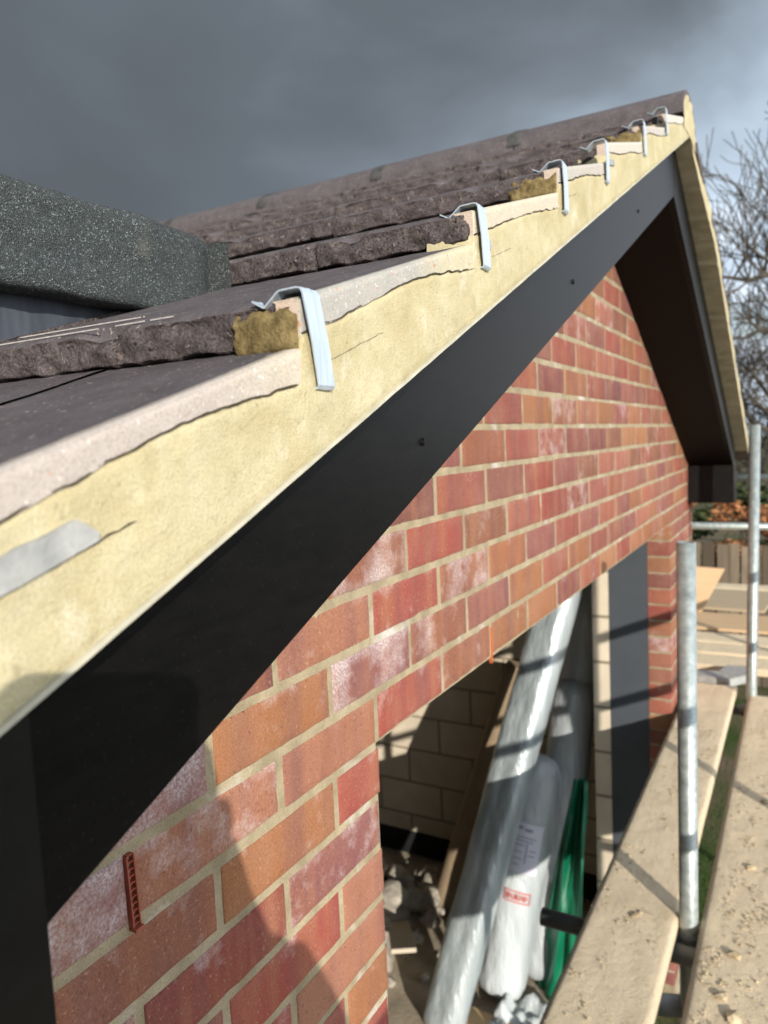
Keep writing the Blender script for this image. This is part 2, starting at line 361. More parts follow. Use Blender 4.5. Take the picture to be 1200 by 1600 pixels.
# ---- gable wall
PAL = [(.34, .112, .072), (.30, .088, .065), (.36, .145, .066), (.25, .085, .078), (.38, .160, .095), (.28, .100, .085), (.36, .130, .090), (.33, .125, .070), (.26, .105, .082), (.32, .075, .055), (.29, .085, .070), (.21, .075, .070), (.25, .105, .060), (.40, .190, .085), (.38, .165, .070)]
OVR = {}
def setb(k, y, c, ef): OVR[(k, round(y/.1125))] = (c, ef)
RED, DRED, PUR, ORA, SAL, BRN = (.37, .085, .062), (.25, .050, .040), (.27, .105, .098), (.38, .160, .065), (.41, .180, .112), (.30, .120, .070)
def brick_wall():
    bm = new(); cl = bm.loops.layers.float_color.new('bcol'); uvl = bm.loops.layers.float_color.new('buv')
    rnd = random.Random(11)
    def brick(y0, y1, k):
        z0, z1 = k*.075+.0053, k*.075+.0697
        jx = rnd.uniform(-.0012, .0010); jy = rnd.uniform(-.001, .001); jz = rnd.uniform(-.0012, .0012)
        c = V(rnd.choice(PAL))*rnd.uniform(.82, 1.14); ef = rnd.random()**5*.6
        near = y0 < -.16
        if near: ef = min(1, ef+.22*rnd.random()+.1*(k in (-1, 0, 1)))
        key = (k, round(y0/.1125))
        if key in OVR: c, ef = V(OVR[key][0]), OVR[key][1]
        Y0, Y1, Z0, Z1 = y0+jy, y1+jy, z0+jz, z1+jz; o_ = V((k*7.7, y0*31, 2)); B = .0026
        nu = max(3, int((Y1-Y0)/(.014 if y1 < .8 else .04))); nv = 5 if y1 < .8 else 2
        us = [Y0, Y0+B*.3, Y0+B]+[lerp(Y0+B, Y1-B, i/nu) for i in range(1, nu)]+[Y1-B, Y1-B*.3, Y1]
        vs = [Z0, Z0+B*.3, Z0+B]+[lerp(Z0+B, Z1-B, i/nv) for i in range(1, nv)]+[Z1-B, Z1-B*.3, Z1]
        dep = lambda i, n: (-B, -B*.3, 0)[min(i, n-1-i, 2)]
        g = []
        for i, yy in enumerate(us):
            r = []
            for j, zz in enumerate(vs):
                p = V((0, yy, zz)); q_ = p*48+o_; e_ = min(i, len(us)-1-i, j, len(vs)-1-j) < 3
                x = jx+min(dep(i, len(us)), dep(j, len(vs)))+.0007*NZ.noise(p*30+o_)
                if e_: x -= .0009*max(0, NZ.noise(q_*1.7)); p.y += .0011*NZ.noise(q_); p.z += .0012*NZ.noise(q_+V((9, 9, 9)))
                r.append(bm.verts.new((x, p.y, p.z)))
            g.append(r)
        fs = []
        for c0, c1 in zip(g, g[1:]):
            for j in range(len(vs)-1): fs.append(bm.faces.new((c0[j], c1[j], c1[j+1], c0[j+1])))
        ring = [r[0] for r in g]+g[-1][1:]+[r[-1] for r in g[::-1][1:]]+g[0][::-1][1:-1]
        back = [bm.verts.new((-.102, v.co.y, v.co.z)) for v in ring]
        for i in range(len(ring)):
            j = (i+1) % len(ring); fs.append(bm.faces.new((ring[j], ring[i], back[i], back[j])))
        for f in fs:
            f.smooth = True
            for lp in f.loops:
                p = lp.vert.co; lp[cl] = (c.x, c.y, c.z, 1)
                lp[uvl] = (clamp((p.y-y0)/(y1-y0), 0, 1), clamp((p.z-z0)/.065, 0, 1), ef, 1)
    for k in range(-30, 16):
        off = 0 if k % 2 == 0 else .1125
        y = -.225*6-off
        while y < WALL1:
            a, b = y+.0052, y+.2198; y += .225
            segs = [(a, b)]
            if k < 0:
                segs = [(a, min(b, YL-.001)), (max(a, YR+.001), b)]
            for p, q in segs:
                p = max(p, WALL0); q = min(q, WALL1)
                if 0 < p-YR < .02: p = YR+.001
                if q-p > .03 and min(zboard(p), zboard(q)) + .30 > k*.075: brick(p, q, k)
    # cut along the rakes
    for s in (-1, 1):
        n = V((0, SLB*s, 1)).normalized()
        g = bm.verts[:]+bm.edges[:]+bm.faces[:]
        bmesh.ops.bisect_plane(bm, geom=g, plane_co=V((0, YA, 1.063+.006)), plane_no=n, clear_outer=True)
    return link('gable_wall', bm, MB, bld)
for y, k, c, ef in ((-.1125, -1, RED, .1), (-.225, -2, PUR, .45), (-.3375, -1, ORA, .1), (-.5625, -1, BRN, .25), (-.45, -2, DRED, .12), (-.45, 0, SAL, .45),
                    (-.675, 0, PUR, .85), (-.225, 0, SAL, .12), (-.3375, 1, ORA, .25), (-.5625, 1, PUR, .8), (-.1125, 1, PUR, .75), (0, 0, RED, .3), (.225, 0, BRN, .1),
                    (-.225, 2, SAL, .15), (0, 2, RED, .2), (.225, 2, BRN, .6), (-.1125, 3, BRN, .6), (.1125, 3, RED, .05), (.1125, 1, BRN, .4), (.3375, 1, PUR, .1),
                    (-.1125, -3, SAL, .15), (-.3375, -3, RED, .05), (-.5625, -3, PUR, .2), (-.225, -4, SAL, .1), (-.45, -4, RED, .15), (-.675, -2, BRN, .45)): setb(k, y, c, ef)
wall = brick_wall()
bm = new()
top = [(WALL0, zboard(WALL0)+.01), (YA, 1.073), (WALL1, zboard(WALL1)+.01)]
prism(bm, [(WALL0+.004, -2.4), (YL-.0045, -2.4), (YL-.0045, .003), (YR+.0045, .003), (YR+.0045, -2.4), (WALL1-.004, -2.4)]+top[::-1], 0, -.100, -.0016)
bmesh.ops.triangulate(bm, faces=bm.faces[:])
link('wall_mortar', bm, MJ, wall)
# weep vent in its perpend
bm = new()
wy, wz0, wz1 = -.4500, .002, .070
box(bm, (-.02, wy-.0048, wz0-.002), (-.003, wy+.0048, wz1), 0)
for s in (-1, 1): box(bm, (-.003, wy+s*.0040-.0009, wz0), (.0045, wy+s*.0040+.0009, wz1), .0003)
for i in range(11):
    z = wz0+.0015+i*.0066
    f = box(bm, (-.0028, wy-.0031, z), (.0036, wy+.0031, z+.0011))
box(bm, (-.003, wy-.0052, wz0-.0035), (.0075, wy+.0052, wz0-.0006), .0004)
bmesh.ops.rotate(bm, verts=bm.verts[:], cent=V((0, wy, .03)), matrix=Matrix.Rotation(.035, 3, 'X'))
link('weep_vent', bm, MWV, wall)
bm = new()                                   # torn orange strip of membrane left in a perpend above the opening
prism(bm, [(.4485, -.004), (.4515, -.010), (.4530, .012), (.4528, .058), (.4500, .062), (.4492, .03)], 0, -.006, .0012)
link('orange_tape', bm, m_plain('orange_tape', (.45, .10, .03), (.52, .14, .05), .5, 30), wall)

# ---- inner leaf, far wall, back, floor of the room
bm = new()
box(bm, (-.36, YR, -2.3), (-.283, WALL1-.1, .5)); box(bm, (-.36, -.7, -2.3), (-.283, -.02, .5)); box(bm, (-.36, -.02, .12), (-.283, YR, .5))
box(bm, (-4.2, 3.30, -2.3), (-.3605, 3.40, .5)); box(bm, (-4.2, -.72, -2.3), (-.3605, -.62, .5)); box(bm, (-4.3, -.72, -2.3), (-4.2, 3.4, .5))
bw = link('block_wall', bm, MBL, bld)
bm = new(); box(bm, (-4.19, 3.292, -2.298), (-.365, 3.2985, -2.14)); link('damp_proof_course', bm, MDPC, bw)
bm = new(); box(bm, (-.281, YR+.002, -2.3), (-.103, YR+.014, .02)); box(bm, (-.281, YL-.014, -2.3), (-.103, YL-.002, .02))
box(bm, (-.281, YL, .020), (-.103, YR, .032)); link('cavity_panel', bm, MPAN, bld)
bm = new(); box(bm, (-4.2, -.7, -2.36), (-.105, 3.30, -2.301)); fl = link('floor_slab', bm, m_plain('dusty_concrete', (.28, .23, .17), (.45, .38, .28), .95, 6, bump=(40, .006)), bld)

# ---- soffit, bargeboards, eaves boxes
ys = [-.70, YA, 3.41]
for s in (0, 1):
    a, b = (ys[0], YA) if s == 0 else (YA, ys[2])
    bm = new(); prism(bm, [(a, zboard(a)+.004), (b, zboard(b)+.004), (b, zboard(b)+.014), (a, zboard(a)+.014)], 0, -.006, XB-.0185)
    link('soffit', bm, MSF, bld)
    bm = new(); g = .0012
    aa, bb = (a+.016, b-g) if s == 0 else (b_ := a+g, b-.016)
    prism(bm, [(aa, zboard(aa)), (bb, zboard(bb)), (bb, zboard(bb)+.152), (aa, zboard(aa)+.152)], 0, XB-.018, XB)
    bmesh.ops.bevel(bm, geom=[e for e in bm.edges if abs(e.verts[0].co.x-XB) < 1e-5 and abs(e.verts[1].co.x-XB) < 1e-5], offset=.0012, segments=2, affect='EDGES')
    bb_ = link('bargeboard', bm, MK, bld)
    if s == 0:
        for Y, z in ((-.255, .427), (.293, .663), (.835, .899)):
            bm = new(); bmesh.ops.create_cone(bm, cap_ends=True, segments=14, radius1=.0042, radius2=.0030, depth=.003)
            for v in bm.verts: v.co = V((XB+.0012+v.co.z, Y+v.co.x, z+v.co.y))
            box(bm, (XB+.002, Y-.0026, z-.0006), (XB+.0031, Y+.0026, z+.0006))
            link('screw', bm, MK, bb_)
for s in (0, 1):
    bm = new(); y0, y1 = (-.93, -.6852) if s == 0 else (3.29, 3.50)
    if s == 0: poly = [(y0, .03), (y1, .03), (y1, .322), (y0, .222)]
    else: poly = [(y0, .045), (y1, .045), (y1, .185), (y0, .240)]
    prism(bm, poly, 0, .002, XB+.010 if s == 0 else XB+.004)
    bmesh.ops.bevel(bm, geom=bm.edges[:], offset=.0015, segments=2, affect='EDGES')
    link('eaves_box', bm, m_plain('black_end_board', (.005, .0048, .0046), (.009, .0085, .008), .40, 40, spec=.2), bld)

# ---- roof structure under the tiles (keeps the room dark)
bm = new()
for s in (-1, 1):
    a = YA-s*.0; b = YA-s*2.15
    prism(bm, [(YA, 1.235), (b, 1.235-.4285*2.15), (b, 1.205-.4285*2.15), (YA, 1.205)], 0, -4.4, .19)
link('roof_deck', bm, MDPC, bld)

# ---- undercloak and verge mortar
Y0T, GA, DZ, TS, TH = -.505, .29, .122, .317, .030
def nrow(Y): return math.floor((Y-Y0T)/GA+1e-6)
def ztile(Y, n=None):
    n = nrow(Y) if n is None else n
    return .518+DZ*n+TS*(Y-(Y0T+GA*n))
def zcrack(Y, n=None):
    return ztile(Y, n)-(.0165+.0085*NZ.noise(V((Y*7.3, 3.1, 0)))+.002*NZ.noise(V((Y*60, 1, 0))))
for s in (0, 1):
    bm = new(); a, b = (-.76, YA) if s == 0 else (YA, 3.47)
    poly = [(a, zmort(a)-.0005), (b, zmort(b)-.0005), (b, zmort(b)+.0024), (a, zmort(a)+.0024)]
    prism(bm, poly, 0, XB-.018, XM-.0002)
    bmesh.ops.subdivide_edges(bm, edges=[e for e in bm.edges if abs(e.verts[0].co.y-e.verts[1].co.y) > .5], cuts=90)
    for v in bm.verts:
        if s and v.co.x > XB: v.co.x += .017*clamp((v.co.y-YA-.10)/.35, 0, 1)
        v.co += V((1, 0, 1))*.0012*NZ.noise(v.co*40)
    link('undercloak', bm, m_plain('fibre_cement', (.38, .35, .26), (.52, .48, .37), .9, 60) if s == 0 else m_plain('far_fibre_cement', (.36, .33, .24), (.48, .44, .34), .9, 20), bld)  # far undercloak is slightly darker with broader mottling
def mirror(Y): return 2*YA-Y
def verge(s):
    bm = new(); ys = []; y = -.76
    while y < YA-.04: ys.append(y); y += .006 if y < .4 else .012
    for n in range(-1, 6): ys += [Y0T+GA*n-.0015, Y0T+GA*n+.0015]
    ys = sorted(ys); ys.append(YA); NT = 22 if s == 0 else 8; rows = []
    for Y in ys:
        yy = min(Y, Y0T+GA*6-.002)
        zt = zcrack(yy); 
        if Y > Y0T+GA*6: zt = lerp(zt, 1.29, clamp((Y-(Y0T+GA*6))/.12, 0, 1))
        zb = zmort(Y)+.0014; col = []
        for j in range(NT+1):
            t = j/NT; z = lerp(zb, zt-.0012, t); Yr = Y if s == 0 else mirror(Y)
            P = V((0, Yr, z))
            x = XM+.017*s*clamp((Yr-YA-.10)/.35, 0, 1)+(.0026-.0020*s)*NZ.noise(P*11)+.0010*NZ.noise(P*45)+.0005*NZ.noise(P*160)-.0012
            x -= .0012*max(0, (t-.95)/.05)**2 + .0014*max(0, (.06-t)/.06)
            zz = z+.0008*NZ.noise(P*70)*(1 if 0 < j else .4)
            col.append(bm.verts.new((x, Yr, zz)))
        col.append(bm.verts.new((XM-.05, Yr, zt-.0012))); rows.append(col)
    for a, b in zip(rows, rows[1:]):
        for j in range(len(a)-1):
            f = (a[j], b[j], b[j+1], a[j+1]) if s == 0 else (a[j], a[j+1], b[j+1], b[j])
            bm.faces.new(f)
    return link('verge_mortar', bm, MV, bld, True)
vm = verge(0); vm2 = verge(1)
# cracks along the tile undersides, each a ragged dark ribbon in place of the gap's shade
def mort_x(Y, z):
    P = V((0, Y, z)); return XM+.0026*NZ.noise(P*11)+.0010*NZ.noise(P*45)+.0005*NZ.noise(P*160)-.0012
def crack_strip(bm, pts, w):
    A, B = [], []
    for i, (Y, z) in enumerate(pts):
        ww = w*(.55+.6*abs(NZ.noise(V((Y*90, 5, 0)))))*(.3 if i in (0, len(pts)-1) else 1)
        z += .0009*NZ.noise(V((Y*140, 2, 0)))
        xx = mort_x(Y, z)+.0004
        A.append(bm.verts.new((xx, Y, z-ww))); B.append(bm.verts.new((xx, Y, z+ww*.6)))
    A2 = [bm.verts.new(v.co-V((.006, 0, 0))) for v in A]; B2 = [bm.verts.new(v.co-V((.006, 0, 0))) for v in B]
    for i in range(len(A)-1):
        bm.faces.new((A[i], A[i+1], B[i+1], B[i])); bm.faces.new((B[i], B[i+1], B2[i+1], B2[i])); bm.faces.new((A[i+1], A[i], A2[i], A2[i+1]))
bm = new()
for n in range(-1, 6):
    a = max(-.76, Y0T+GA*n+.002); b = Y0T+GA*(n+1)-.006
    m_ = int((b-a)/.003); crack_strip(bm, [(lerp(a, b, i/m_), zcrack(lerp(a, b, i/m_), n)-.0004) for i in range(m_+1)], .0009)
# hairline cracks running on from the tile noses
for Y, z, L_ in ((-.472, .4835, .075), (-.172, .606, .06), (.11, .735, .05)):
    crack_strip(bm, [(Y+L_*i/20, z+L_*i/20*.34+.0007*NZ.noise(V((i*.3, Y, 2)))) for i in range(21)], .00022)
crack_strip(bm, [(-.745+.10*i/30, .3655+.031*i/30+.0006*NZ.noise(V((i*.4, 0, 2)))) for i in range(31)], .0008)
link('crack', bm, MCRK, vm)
# grey slate slip bedded in the mortar near the eaves, and small ones further up
def slip(y0, y1, z0, z1, skew=.32, name='slate_slip'):
    bm = new(); n = 16; lo = []; hi = []
    for i in range(n+1):
        t = i/n; Y = lerp(y0, y1, t)
        lo.append((Y, z0+skew*(Y-y0)+.0006*NZ.noise(V((Y*80, 1, 1)))))
        hi.append((Y, z0+skew*(Y-y0)+(z1-z0)*(.9+.25*NZ.noise(V((Y*60, 4, 1))))*min(1, (1-t)*6+.25)))
    prism(bm, lo+hi[::-1], 0, XM-.004, XM+.0012); bmesh.ops.triangulate(bm, faces=bm.faces[:])
    return link(name, bm, MSL, vm)
slip(-.76, -.668, .3610, .3765)
slip(-.194, -.172, .607, .617, .30); slip(.36, .40, .848, .858, .25)

# ---- tiles
def tile_course(n, sub):
    """one course on the near slope, n = 0 is the first full nose in view"""
    Yn = Y0T+GA*n; rnd = random.Random(40+n)
    bm = new()
    x = .2535; off = .335 if n % 2 == 0 else .178
    first = True
    while x > -3.2:
        x0 = x-(off if first else .335)+.0022; x1 = x
        det = .004 if x1 > -.15 and n in (0, 1) else .006 if x1 > -.3 else .012 if x1 > -.9 else .03
        if n < 0: det = .012
        nx = max(3, int((x1-x0)/det)); dy = rnd.uniform(-.003, .003); dz = rnd.uniform(-.0012, .0018); tilt = rnd.uniform(-.004, .004)
        if first: dy = dz = tilt = 0
        hb = 9 if det < .01 else 5
        prof = [(.045, -TH, 1), (.010, -TH, 1), (.0012, -TH+.0012, 1)]
        prof += [(.0006*math.sin(j), -TH+.002+(TH-.006)*j/hb, 1) for j in range(1, hb)]
        prof += [(.0006, -.0042, 1), (.0016, -.0018, 0), (.0040, -.0004, 0)]
        m_ = int(.31/max(det*1.6, .006)); prof += [(.008+(.305-.008)*j/m_, TS*(.008+(.305-.008)*j/m_), 0) for j in range(m_+1)]
        grid = []
        for i in range(nx+1):
            X = lerp(x0, x1, i/nx); row = []
            for (py, pz, isb) in prof:
                P = V((X, Yn+py+n, pz))
                y, z = py, pz
                if isb:
                    rag = fbm(V((X*55, pz*70, n*3.7)), 4)*.0042 + NZ.noise(V((X*16, n*2.1, pz*20)))*.0036
                    y += rag*(1.0 if pz > -TH+.001 else 1.4)+.0015
                    hole = NZ.noise(V((X*120, pz*120, n*9.)))
                    if hole > .45: y += .004*(hole-.45)/.3
                    if pz < -TH+.004: z += .0034+.0050*max(-.2, NZ.noise(V((X*38, n*4.3, 7))))+.002*NZ.noise(V((X*150, n, 3)))
                else:
                    z += .0007*NZ.noise(P*60)+.0003*NZ.noise(P*260)
                    if py < .006: z -= .0022*max(0, NZ.noise(V((X*45, n*6.1, 9)))); y += .002*NZ.noise(V((X*60, n*2., 4)))
                ch = max(0, NZ.noise(V((X*19+n*3.3, 2.2, n*7.1)))-.22)      # chipped arrises and broken corners
                if py < .012 and pz > -.014 and X < .17: y += .030*ch*max(0, 1+pz/.014); z -= .020*ch*(pz > -.006)
                ed = min(i, nx-i)
                if ed == 0 and py < .05: y += .0022; z -= .0012*(pz > -.01)
                z += dz+tilt*(i/nx-.5)
                row.append(bm.verts.new((X, Yn+y+dy, .518+DZ*n+z)))
            grid.append(row)
        nb = sum(1 for p in prof if p[2])
        for a, b in zip(grid, grid[1:]):
            for j in range(len(prof)-1):
                f = bm.faces.new((a[j], b[j], b[j+1], a[j+1])); f.material_index = 1 if j < nb else 0; f.smooth = True
        for row, flip in ((grid[0], False), (grid[-1], True)):     # side walls of the tile
            for j in range(len(prof)-1):
                a, b = row[j], row[j+1]
                if prof[j+1][0] < .2 and prof[j+1][1] > -TH+.0005 and j > 2:
                    c = bm.verts.new((a.co.x, a.co.y+.02, a.co.z-.024)); d = bm.verts.new((b.co.x, b.co.y+.02, b.co.z-.024))
                    f = bm.faces.new((a, b, d, c) if flip else (b, a, c, d)); f.material_index = 1
        x = x0-.0022; first = False
    bmesh.ops.recalc_face_normals(bm, faces=bm.faces[:]) if False else None
    o = link('tile_course', bm, [MT, MBT], bld)
    # sawn verge edge of the course
    bm = new(); cl = bm.loops.layers.float_color.new('bcol'); rows = []
    a = max(Yn+.001, -.76); b = Yn+GA+.004 if n < 5 else Yn+GA
    m_ = int((b-a)/.004)
    for i in range(m_+1):
        Y = lerp(a, b, i/m_); zt = ztile(Y, n); zc = zcrack(Y, n)
        if i < 3: zc = min(zc, zt-.0165-.006*(3-i)/3)
        e = .0016*NZ.noise(V((Y*55, n, 6)))+.0008*NZ.noise(V((Y*190, n, 6)))
        row = [bm.verts.new((XM-.0016+.0008*NZ.noise(V((Y*70, t*5, n))), Y, lerp(zc-.0012, zt-.0010+e*.4, t))) for t in (0, .25, .5, .75, 1)]
        row += [bm.verts.new((XM-.0045, Y, zt+.0006)), bm.verts.new((XM-.012-2.2*abs(e)-e, Y, zt+.0007)), bm.verts.new((XM-.020, Y, zt-.006))]
        rows.append(row)
    for p, q in zip(rows, rows[1:]):
        for j in range(len(p)-1):
            f = bm.faces.new((p[j], q[j], q[j+1], p[j+1])); f.smooth = j != 4
            for lp in f.loops:
                t = (lp.vert.co.y-Yn)/GA
                if n == -1: c = V((.42, .36, .32)).lerp(V((.52, .45, .34)), clamp((t-.7)/.3, 0, 1))
                elif n == 0: c = V((.36, .345, .31)).lerp(V((.52, .46, .29)), clamp((t-.55)/.25, 0, 1))
                else: c = ((.54, .47, .35), (.42, .39, .34), (.52, .48, .40), (.46, .42, .37), (.58, .53, .46))[n-1]
                lp[cl] = (c[0], c[1], c[2], 1)
    vs = rows[0][:5]+[rows[0][5]]
    q = [bm.verts.new(V((v.co.x-.018, v.co.y+.0005, v.co.z))) for v in vs]
    for j in range(len(vs)-1):
        f = bm.faces.new((vs[j], vs[j+1], q[j+1], q[j]))
        for lp in f.loops: lp[cl] = (.62, .48, .38, 1)
    link('sawn_edge', bm, MC, o)
    if n in (0, -1):
        bm = new()
        for yy, xa, xb, w0 in (((.0075, -.40, .150, .0007), (.052, -.40, .075, .0013)) if n == 0 else ((.215, -.25, .02, .0008),)):
            pr = None; m_ = 220
            for i in range(m_+1):
                X = lerp(xa, xb, i/m_); w = w0*max(.22, .40+1.3*NZ.noise(V((X*40, yy*90, 3)))+.6*NZ.noise(V((X*160, yy*90, 3))))*(1-.7*(i/m_)**4)
                y = yy+.004*NZ.noise(V((X*7, yy*50, 8)))+(.12*(X-xa) if n < 0 else 0)
                r = [bm.verts.new((X, Yn+y+s_*w, .518+DZ*n+TS*(y+s_*w)+.0009+(.0009*(1-abs(s_))))) for s_ in (-1, 0, 1)]
                if pr and w > .0001:
                    for j in range(2): bm.faces.new((pr[j], r[j], r[j+1], pr[j+1]))
                pr = r
        link('lime_streak', bm, m_plain('lime_bloom', (.30, .265, .25), (.48, .44, .40), .95, 200), o)
    # mortar pointed into the nose beside the verge
    if n in (0, 2, 4):
        w = .050 if n == 0 else .062; bm = new(); nx, nz = 30, 14; g = []
        for i in range(nx+1):
            X = lerp(.2525-w, .2555, i/nx); r = []
            for j in range(nz+1):
                t = j/nz; zt_ = -.0030-.014*max(0, NZ.noise(V((X*60, n*3, 1)))+.15)-.004*max(0, NZ.noise(V((X*190, n*3, 1))))
                z = lerp(-TH-.003, zt_, t); P = V((X*60, z*60, n*5))
                y = -.0018-.0012*NZ.noise(P)+.0016*NZ.noise(P*.4)
                rag = .0085*NZ.noise(V((z*90, n*2, 2)))+.004*NZ.noise(V((z*300, n, 2)))
                e = min(i/2.2, (nx-i)/1.2, j/1.5, (nz-j)/1.5)
                y += .0045*max(0, 1-e)
                r.append(bm.verts.new((X+(rag if i < 3 else 0), Yn+y, .518+DZ*n+z)))
            g.append(r)
        for a, b in zip(g, g[1:]):
            for j in range(nz): f = bm.faces.new((a[j], b[j], b[j+1], a[j+1])); f.smooth = True
        link('mortar_patch', bm, MO, o)
    return o
for n in range(-1, 6): tile_course(n, 0)
# far slope: courses seen only by their edges
for n in range(-2, 6):
    bm = new(); Yn = Y0T+GA*n
    z0 = .518+DZ*n; P = [(mirror(Yn), z0), (mirror(Yn+.31), z0+TS*.31), (mirror(Yn+.31), z0+TS*.31-TH), (mirror(Yn), z0-TH)]
    prism(bm, P, 0, -3.2, XM-.0015+.0165*clamp((mirror(Yn)-YA-.25)/.35, 0, 1)); bmesh.ops.bevel(bm, geom=[e for e in bm.edges if abs(e.verts[0].co.x-e.verts[1].co.x) > 1], offset=.003, segments=2, affect='EDGES')
    bmesh.ops.subdivide_edges(bm, edges=[e for e in bm.edges if abs(e.verts[0].co.x-XM) < .03 and abs(e.verts[1].co.x-XM) < .03], cuts=12)
    for v in bm.verts:
        if v.co.x > .2: v.co += V((.001*NZ.noise(v.co*40), .0, .002*NZ.noise(v.co*33)))
    link('tile_course', bm, [MT], bld)

# ---- ridge tiles with mortar-filled end
def ridge_prof(y, z, th):
    pts = []
    for i in range(13):
        a = math.pi*(1-i/12.); pts.append((YA+.004+(.128+y)*math.cos(a), 1.233+(z)*(math.sin(a)**.80)))
    return pts
x = XM-.002; i = 0
rnd = random.Random(3)
while x > -3.3:
    L_ = .45; bm = new(); A = ridge_prof(.004, .086, 0); B = ridge_prof(-.012, .070, 0)
    dz = rnd.uniform(-.003, .003)
    prism(bm, [(a, b+dz) for a, b in A]+[(a, b+dz) for a, b in B[::-1]], 0, x-L_+.004, x)
    bmesh.ops.triangulate(bm, faces=[f for f in bm.faces if len(f.verts) > 4])
    link('ridge_tile', bm, MT, bld)
    if i > 0:                                # bedding that squeezed out of the joint between two ridge tiles
        bm = new(); g = []
        for k in range(17):
            a = math.pi*(.97-.94*k/16); r = []
            for j in range(5):
                X = x+.002+(j-2)*.011; R = .0045*(1-((j-2)/2.2)**2)+.002*NZ.noise(V((k*.5, j*.8, x*9)))
                r.append(bm.verts.new((X, YA+.004+(.1315+R*.6)*math.cos(a), 1.233+(.0850+R*.6)*math.sin(a)**.80)))
            g.append(r)
        for p, q in zip(g, g[1:]):
            for j in range(4): bm.faces.new((p[j], q[j], q[j+1], p[j+1]))
        link('ridge_joint', bm, m_plain('dark_joint', (.03, .03, .032), (.10, .095, .09), .9, 40), bld, True)
    x -= L_; i += 1
bm = new(); P = ridge_prof(-.010, .072, 0); cv = bm.verts.new((XM+.001, YA, 1.205)); rim = [bm.verts.new((XM-.001+.002*NZ.noise(V((a*30, b*30, 1))), a, b)) for a, b in P]
rim = [bm.verts.new((XM, YA-.125, 1.195))]+rim+[bm.verts.new((XM, YA+.125, 1.195))]
for p, q in zip(rim, rim[1:]): bm.faces.new((p, cv, q))
bmesh.ops.subdivide_edges(bm, edges=bm.edges[:], cuts=5, use_grid_fill=True)
for v in bm.verts: v.co.x += .003*NZ.noise(v.co*28)+.001*NZ.noise(v.co*90)
bmesh.ops.recalc_face_normals(bm, faces=bm.faces[:])
link('ridge_end_mortar', bm, MV, bld, True)

# ---- verge clips: folded zinc straps
def clip(Yc, ztop, drop, lean=0, w=.0092):
    Xf = XM+.0022
    P = [(Xf-.0385, ztop-.0040), (Xf-.0300, ztop-.0088), (Xf-.0285, ztop-.0090), (Xf-.0180, ztop-.0008), (Xf-.0165, ztop-.0001), (Xf-.0040, ztop+.0004), (Xf-.0012, ztop-.0002), (Xf+.0002, ztop-.0024),
         (Xf+.0010, ztop-drop*.5), (Xf+.0004, ztop-drop+.0018), (Xf-.0004, ztop-drop+.0004), (Xf-.006, ztop-drop)]
    bm = new(); th = .0011; rows = []
    for i, (x, z) in enumerate(P):
        a = V(P[max(i-1, 0)]); b = V(P[min(i+1, len(P)-1)]); d = (b-a).normalized(); nrm = V((-d.y, d.x))
        k = 0 if z > ztop-.012 else (ztop-z)*lean
        ww = w
        rows.append([bm.verts.new((x+nrm.x*t, Yc+k+s*ww, z+nrm.y*t)) for s, t in ((-1, 0), (-.35, 0), (0, -.0003), (.35, 0), (1, 0), (1, th), (.35, th), (0, th+.0004), (-.35, th), (-1, th))])
    for a, b in zip(rows, rows[1:]):
        for j in range(10): bm.faces.new((a[j], a[(j+1) % 10], b[(j+1) % 10], b[j]))
    bm.faces.new(rows[0]); bm.faces.new(rows[-1][::-1]); bmesh.ops.recalc_face_normals(bm, faces=bm.faces[:])
    o = link('verge_clip', bm, MCL, bld)
    return o
for k, (Y, z, dr, le) in enumerate(((-.497, .5285, .066, .22), (-.203, .6515, .062, .2), (.090, .777, .066, .12), (.333, .880, .066, .12), (.655, 1.018, .064, .25), (.925, 1.136, .056, .3))):
    clip(Y, z-.0045, dr-.006, le)

# ================================================================ FELT FLAT ROOF beside the slope
XF = -.050
fr = thing('flat_roof', (-1., -.8, .6), 'low flat roof in dark grey mineral felt cutting into the brown tiled slope', 'flat roof')
def felt():
    bm = new(); rows = []
    ys = [-1.9+.03*i for i in range(40)]; ys = [y for y in ys if y < -.72]+[-.72+.008*i for i in range(64)]
    ys = [y for y in ys if y <= -.2145]
    prof = [(-.042, -.094), (-.010, -.0945), (-.0015, -.0925), (0, -.088)]+[(.0006*math.sin(i), -.088+.074*i/12) for i in range(1, 13)]+[(-.003, -.006), (-.009, -.0012), (-.018, 0), (-.05, .0012), (-.2, .001), (-.7, -.001), (-2.6, -.003)]
    for Y in ys:
        r = []; ed = clamp((-.2145-Y)/.06, 0, 1)
        for px, pz in prof:
            P = V((px, Y, pz)); d = .0035*NZ.noise(P*14)+.0016*NZ.noise(P*50)
            z = .668+pz+d*(pz > -.02)+.004*NZ.noise(V((Y*5, 0, 3)))*(pz > -.09)+.002*(1-ed)*(pz > -.04)
            if pz < -.085: z += .002*NZ.noise(V((Y*20, 1, 1)))-.030*clamp((Y+.30)/.07, 0, 1)
            r.append(bm.verts.new((XF+px+d*(pz < -.01)-.020*(1-ed)**3, Y, z)))
        rows.append(r)
    for a, b in zip(rows, rows[1:]):
        for j in range(len(prof)-1): f = bm.faces.new((a[j], b[j], b[j+1], a[j+1])); f.smooth = True
    # end flap turned up against the next tile nose
    e = rows[-1]; q = [bm.verts.new((v.co.x, v.co.y+.012, v.co.z-.004)) for v in e]
    for j in range(len(prof)-1): bm.faces.new((e[j], q[j], q[j+1], e[j+1]))
    return link('felt_covering', bm, MF, fr)
fc = felt()
bm = new()                                    # lap of felt dressed on to the tiles at the corner
g = []
